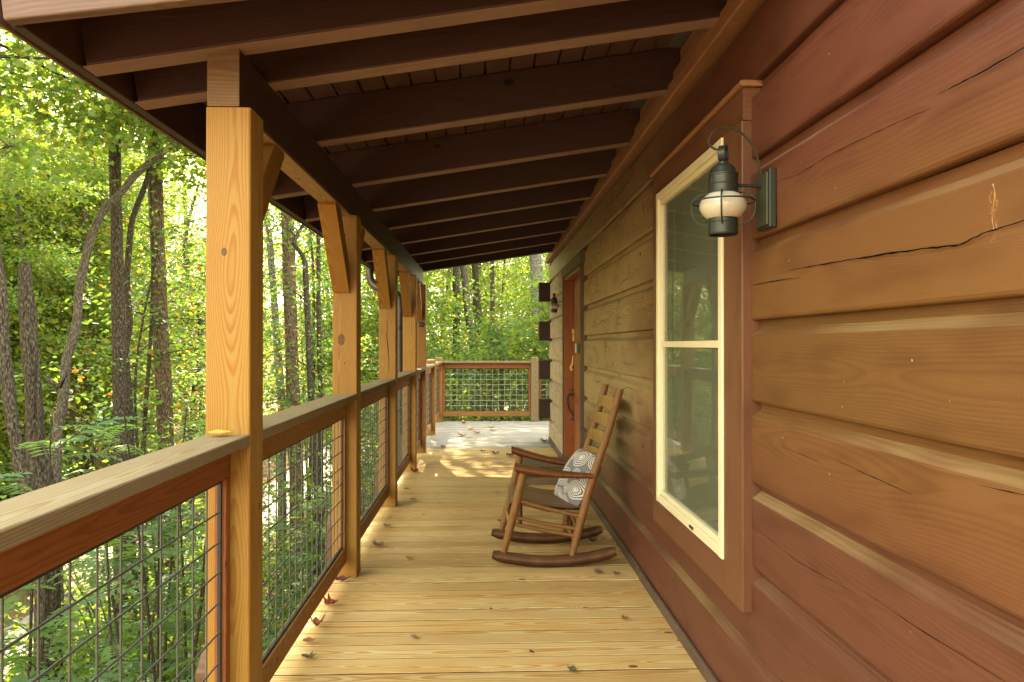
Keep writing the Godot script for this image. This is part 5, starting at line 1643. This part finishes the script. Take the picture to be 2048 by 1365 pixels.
func make_snag() -> void:
	var D := 8.0
	var gy := ground_y(-4.6, D)
	var line := [Vector3(-4.62, gy - 0.1, -D), Vector3(-4.60, -2.4, -D), Vector3(-4.62, -1.05, -D), Vector3(-4.65, -0.31, -D), Vector3(-4.74, 0.33, -D), Vector3(-4.80, 1.17, -D), Vector3(-4.85, 1.81, -D), Vector3(-4.86, 2.19, -D)]
	var o := thing("broken_snag", "dead broken off tree stump with hollow foot near the left edge", "tree", line[0])
	var local := []
	for p in line: local.append(p - line[0])
	var way := curve(local, 4)
	part(o, "trunk", tube(way, lerps(0.135, 0.060, way.size()), 12, true, 0.8, 0.16), M.bark_dark)
	part(o, "broken_limb", tube([Vector3(-0.02, 4.6, 0), Vector3(0.18, 4.52, 0.1), Vector3(0.26, 4.66, 0.12)], [0.03, 0.022, 0.012], 6), M.bark_dark)
	part(o, "broken_limb", tube([Vector3(-0.1, 4.9, 0), Vector3(-0.02, 4.2, 0.12), Vector3(0.0, 3.8, 0.14)], [0.02, 0.022, 0.012], 6), M.bark_dark)
	var h := MB.new()
	lathe_into(h, [Vector2(0.0001, -0.005), Vector2(0.06, 0.0), Vector2(0.075, 0.01)], 12)
	part(o, "hollow", h.build(), M.crack, Transform3D(Basis(Vector3.RIGHT, PI / 2).scaled(Vector3(1, 3.0, 1)), Vector3(0.04, 1.15, 0.165)))

func make_understory(dark: Array, maple: Array) -> void:
	# tall sapling stems with feathery leaves, whose tips reach up to the rail
	var fr := []
	for k in 3: fr.append(frond(300 + k, 0.62, 11, M.leaf_d if k == 0 else M.leaf_a if k == 1 else M.leaf_c))
	var spots := [[-3.4, 5.2, 1.0, "feathery leaved sapling at the left edge below the rail"], [-2.6, 6.4, 1.0, "feathery leaved sapling whose tips rise above the near rail cap"], [-3.3, 7.6, 0.75, "feathery leaved sapling in front of the thick brown trunk"], [-2.3, 4.3, 0.2, "low feathery sapling just outside the nearest wire mesh"], [-2.2, 8.8, -0.2, "feathery sapling behind the second wire mesh"], [-2.0, 6.0, -0.9, "low feathery sapling outside the first post"], [-3.9, 9.4, 0.6, "farther feathery sapling behind the first railing"], [-3.0, 3.6, 0.4, "feathery sapling at the lower left corner of the view"]]
	for s in spots:
		var gy := ground_y(s[0], s[1])
		var o := thing("feathery_sapling", s[3], "sapling", Vector3(s[0], gy, -s[1]), "feathery saplings outside the railing")
		var sets := [[], [], []]
		for q in 4:
			var a := rng.randf() * TAU
			var top := Vector3(cos(a) * rng.randf_range(0.2, 0.8), (s[2] - gy) * rng.randf_range(0.72, 1.0), sin(a) * rng.randf_range(0.2, 0.8))
			var pts := curve([Vector3(cos(a) * 0.05, -0.05, sin(a) * 0.05), top * 0.45 + Vector3(rng.randfn(0, 0.1), 0, rng.randfn(0, 0.1)), top], 5)
			part(o, "stem", tube(pts, lerps(0.022, 0.006, pts.size()), 6), M.bark_dark)
			for f in 20:
				var t := pow(rng.randf(), 0.75)
				var i := mini(int(t * (pts.size() - 1)), pts.size() - 1)
				if pts[i].y < 0.8: continue
				var B := Basis(Vector3.UP, rng.randf() * TAU) * Basis(Vector3.BACK, rng.randf_range(-0.1, 0.5))
				sets[rng.randi_range(0, 2)].append(Transform3D(B.scaled(Vector3.ONE * rng.randf_range(0.6, 1.25)), pts[i]))
		for j in 3: scatter(o, "leaves", fr[j], sets[j])
	# slender bare poles in the middle distance
	for k in 14:
		var x := rng.randf_range(-6.0, -1.9)
		var D := rng.randf_range(11.0, 21.0)
		if x < -5.6 and D < 13 or D < 15.5 and absf(atan2(x, D) + 0.257) < 0.03: continue
		var gy := ground_y(x, D)
		var lean := rng.randfn(0, 0.35)
		var o := thing("slender_pole_tree", "slender dark pole tree with sparse leaves, " + where_seen(x, D), "tree", Vector3(x, gy, -D), "slender pole trees behind the railing")
		var h := rng.randf_range(4.5, 9.0)
		var line := [Vector3(x, gy - 0.1, -D), Vector3(x + lean * 0.3 + rng.randfn(0, 0.08), gy + h * 0.35, -D), Vector3(x + lean * 0.7 + rng.randfn(0, 0.1), gy + h * 0.7, -D), Vector3(x + lean, gy + h, -D)]
		grow(o, line, rng.randf_range(0.03, 0.055), 0.012, M.bark_dark, dark, {"y0": 2.0, "reach": 1.1, "limbs": 12, "per": 3, "sides": 8})
	# shrubs on the floor of the woods
	var sproto := []
	for k in 4:
		var o := Node3D.new()
		var sets := [[], [], []]
		var tw := MB.new()
		for q in 9:
			var a := rng.randf() * TAU
			var e := Vector3(cos(a) * rng.randf_range(0.2, 0.9), rng.randf_range(0.5, 1.7), sin(a) * rng.randf_range(0.2, 0.9))
			tube_into(tw, [Vector3(0, -0.05, 0), e * 0.5 + Vector3(0, 0.15, 0), e], [0.012, 0.009, 0.004], 5, false)
			for f in 6: sets[rng.randi_range(0, 2)].append(Transform3D(Basis(Vector3.UP, rng.randf() * TAU).scaled(Vector3.ONE * rng.randf_range(0.5, 0.9)), e * rng.randf_range(0.45, 1.05) + Vector3(rng.randfn(0, 0.15), rng.randfn(0, 0.1), rng.randfn(0, 0.15))))
		part(o, "stems", tw.build(), M.twig)
		for j in 3: scatter(o, "leaves", (dark if k % 2 == 0 else maple)[j], sets[j])
		sproto.append(o)
	var made := 0
	for k in 125:
		var x := rng.randf_range(-15.0, 3.5) if k < 90 else rng.randf_range(-6.2, -2.4)
		var D := rng.randf_range(3.5, 26.0) if k < 90 else rng.randf_range(5.0, 17.0)
		if absf(x - road_x(D)) < 1.9: continue
		if x > -1.6 and D < 14.5: continue
		var o: Node3D = sproto[made % 4] if made < 4 else sproto[made % 4].duplicate()
		o.name = "woodland_shrub" if made == 0 else "woodland_shrub_%03d" % made
		o.position = Vector3(x, ground_y(x, D), -D)
		o.rotation.y = rng.randf() * TAU
		o.scale = Vector3.ONE * rng.randf_range(0.7, 1.5)
		add_child(o)
		tag(o, "leafy green shrub on the forest floor, " + where_seen(x, D), "shrub", "shrubs on the forest floor")
		made += 1
	# low plants that nobody could count
	var herbs := []
	var ferns := []
	for k in 4200:
		var x := rng.randf_range(-16.0, 4.0)
		var D := rng.randf_range(1.0, 30.0)
		if absf(x - road_x(D)) < 1.45: continue
		if x > -1.2 and D < 13.5: continue
		var t := Transform3D(Basis(Vector3.UP, rng.randf() * TAU).scaled(Vector3.ONE * rng.randf_range(0.3, 0.7)), Vector3(x, ground_y(x, D) + rng.randf_range(0.05, 0.3), -D))
		if k % 3 == 0: ferns.append(t)
		else: herbs.append(t)
	tag(scatter(self, "ground_cover", dark[0], herbs), "low leafy plants covering the forest floor", "plants", "", "stuff")
	tag(scatter(self, "fern_cover", frond(401, 0.9, 12, M.leaf_c), ferns), "ferns scattered over the forest floor", "plants", "", "stuff")

# where a plant stands, told by what it is seen beside
func where_seen(x: float, D: float) -> String:
	var a := atan2(x, D)
	if D < 0.5 or a < -0.62: return "outside the view to the left or behind"
	if a < -0.365: return "left of the nearest porch post"
	if a < -0.295: return "hidden behind the nearest porch post"
	if a < -0.20: return "between the first and second posts"
	if a < -0.145: return "between the second and third posts"
	if a < -0.07: return "behind the row of far posts"
	if a < 0.055: return "beyond the far deck railing"
	return "behind the far corner of the cabin"
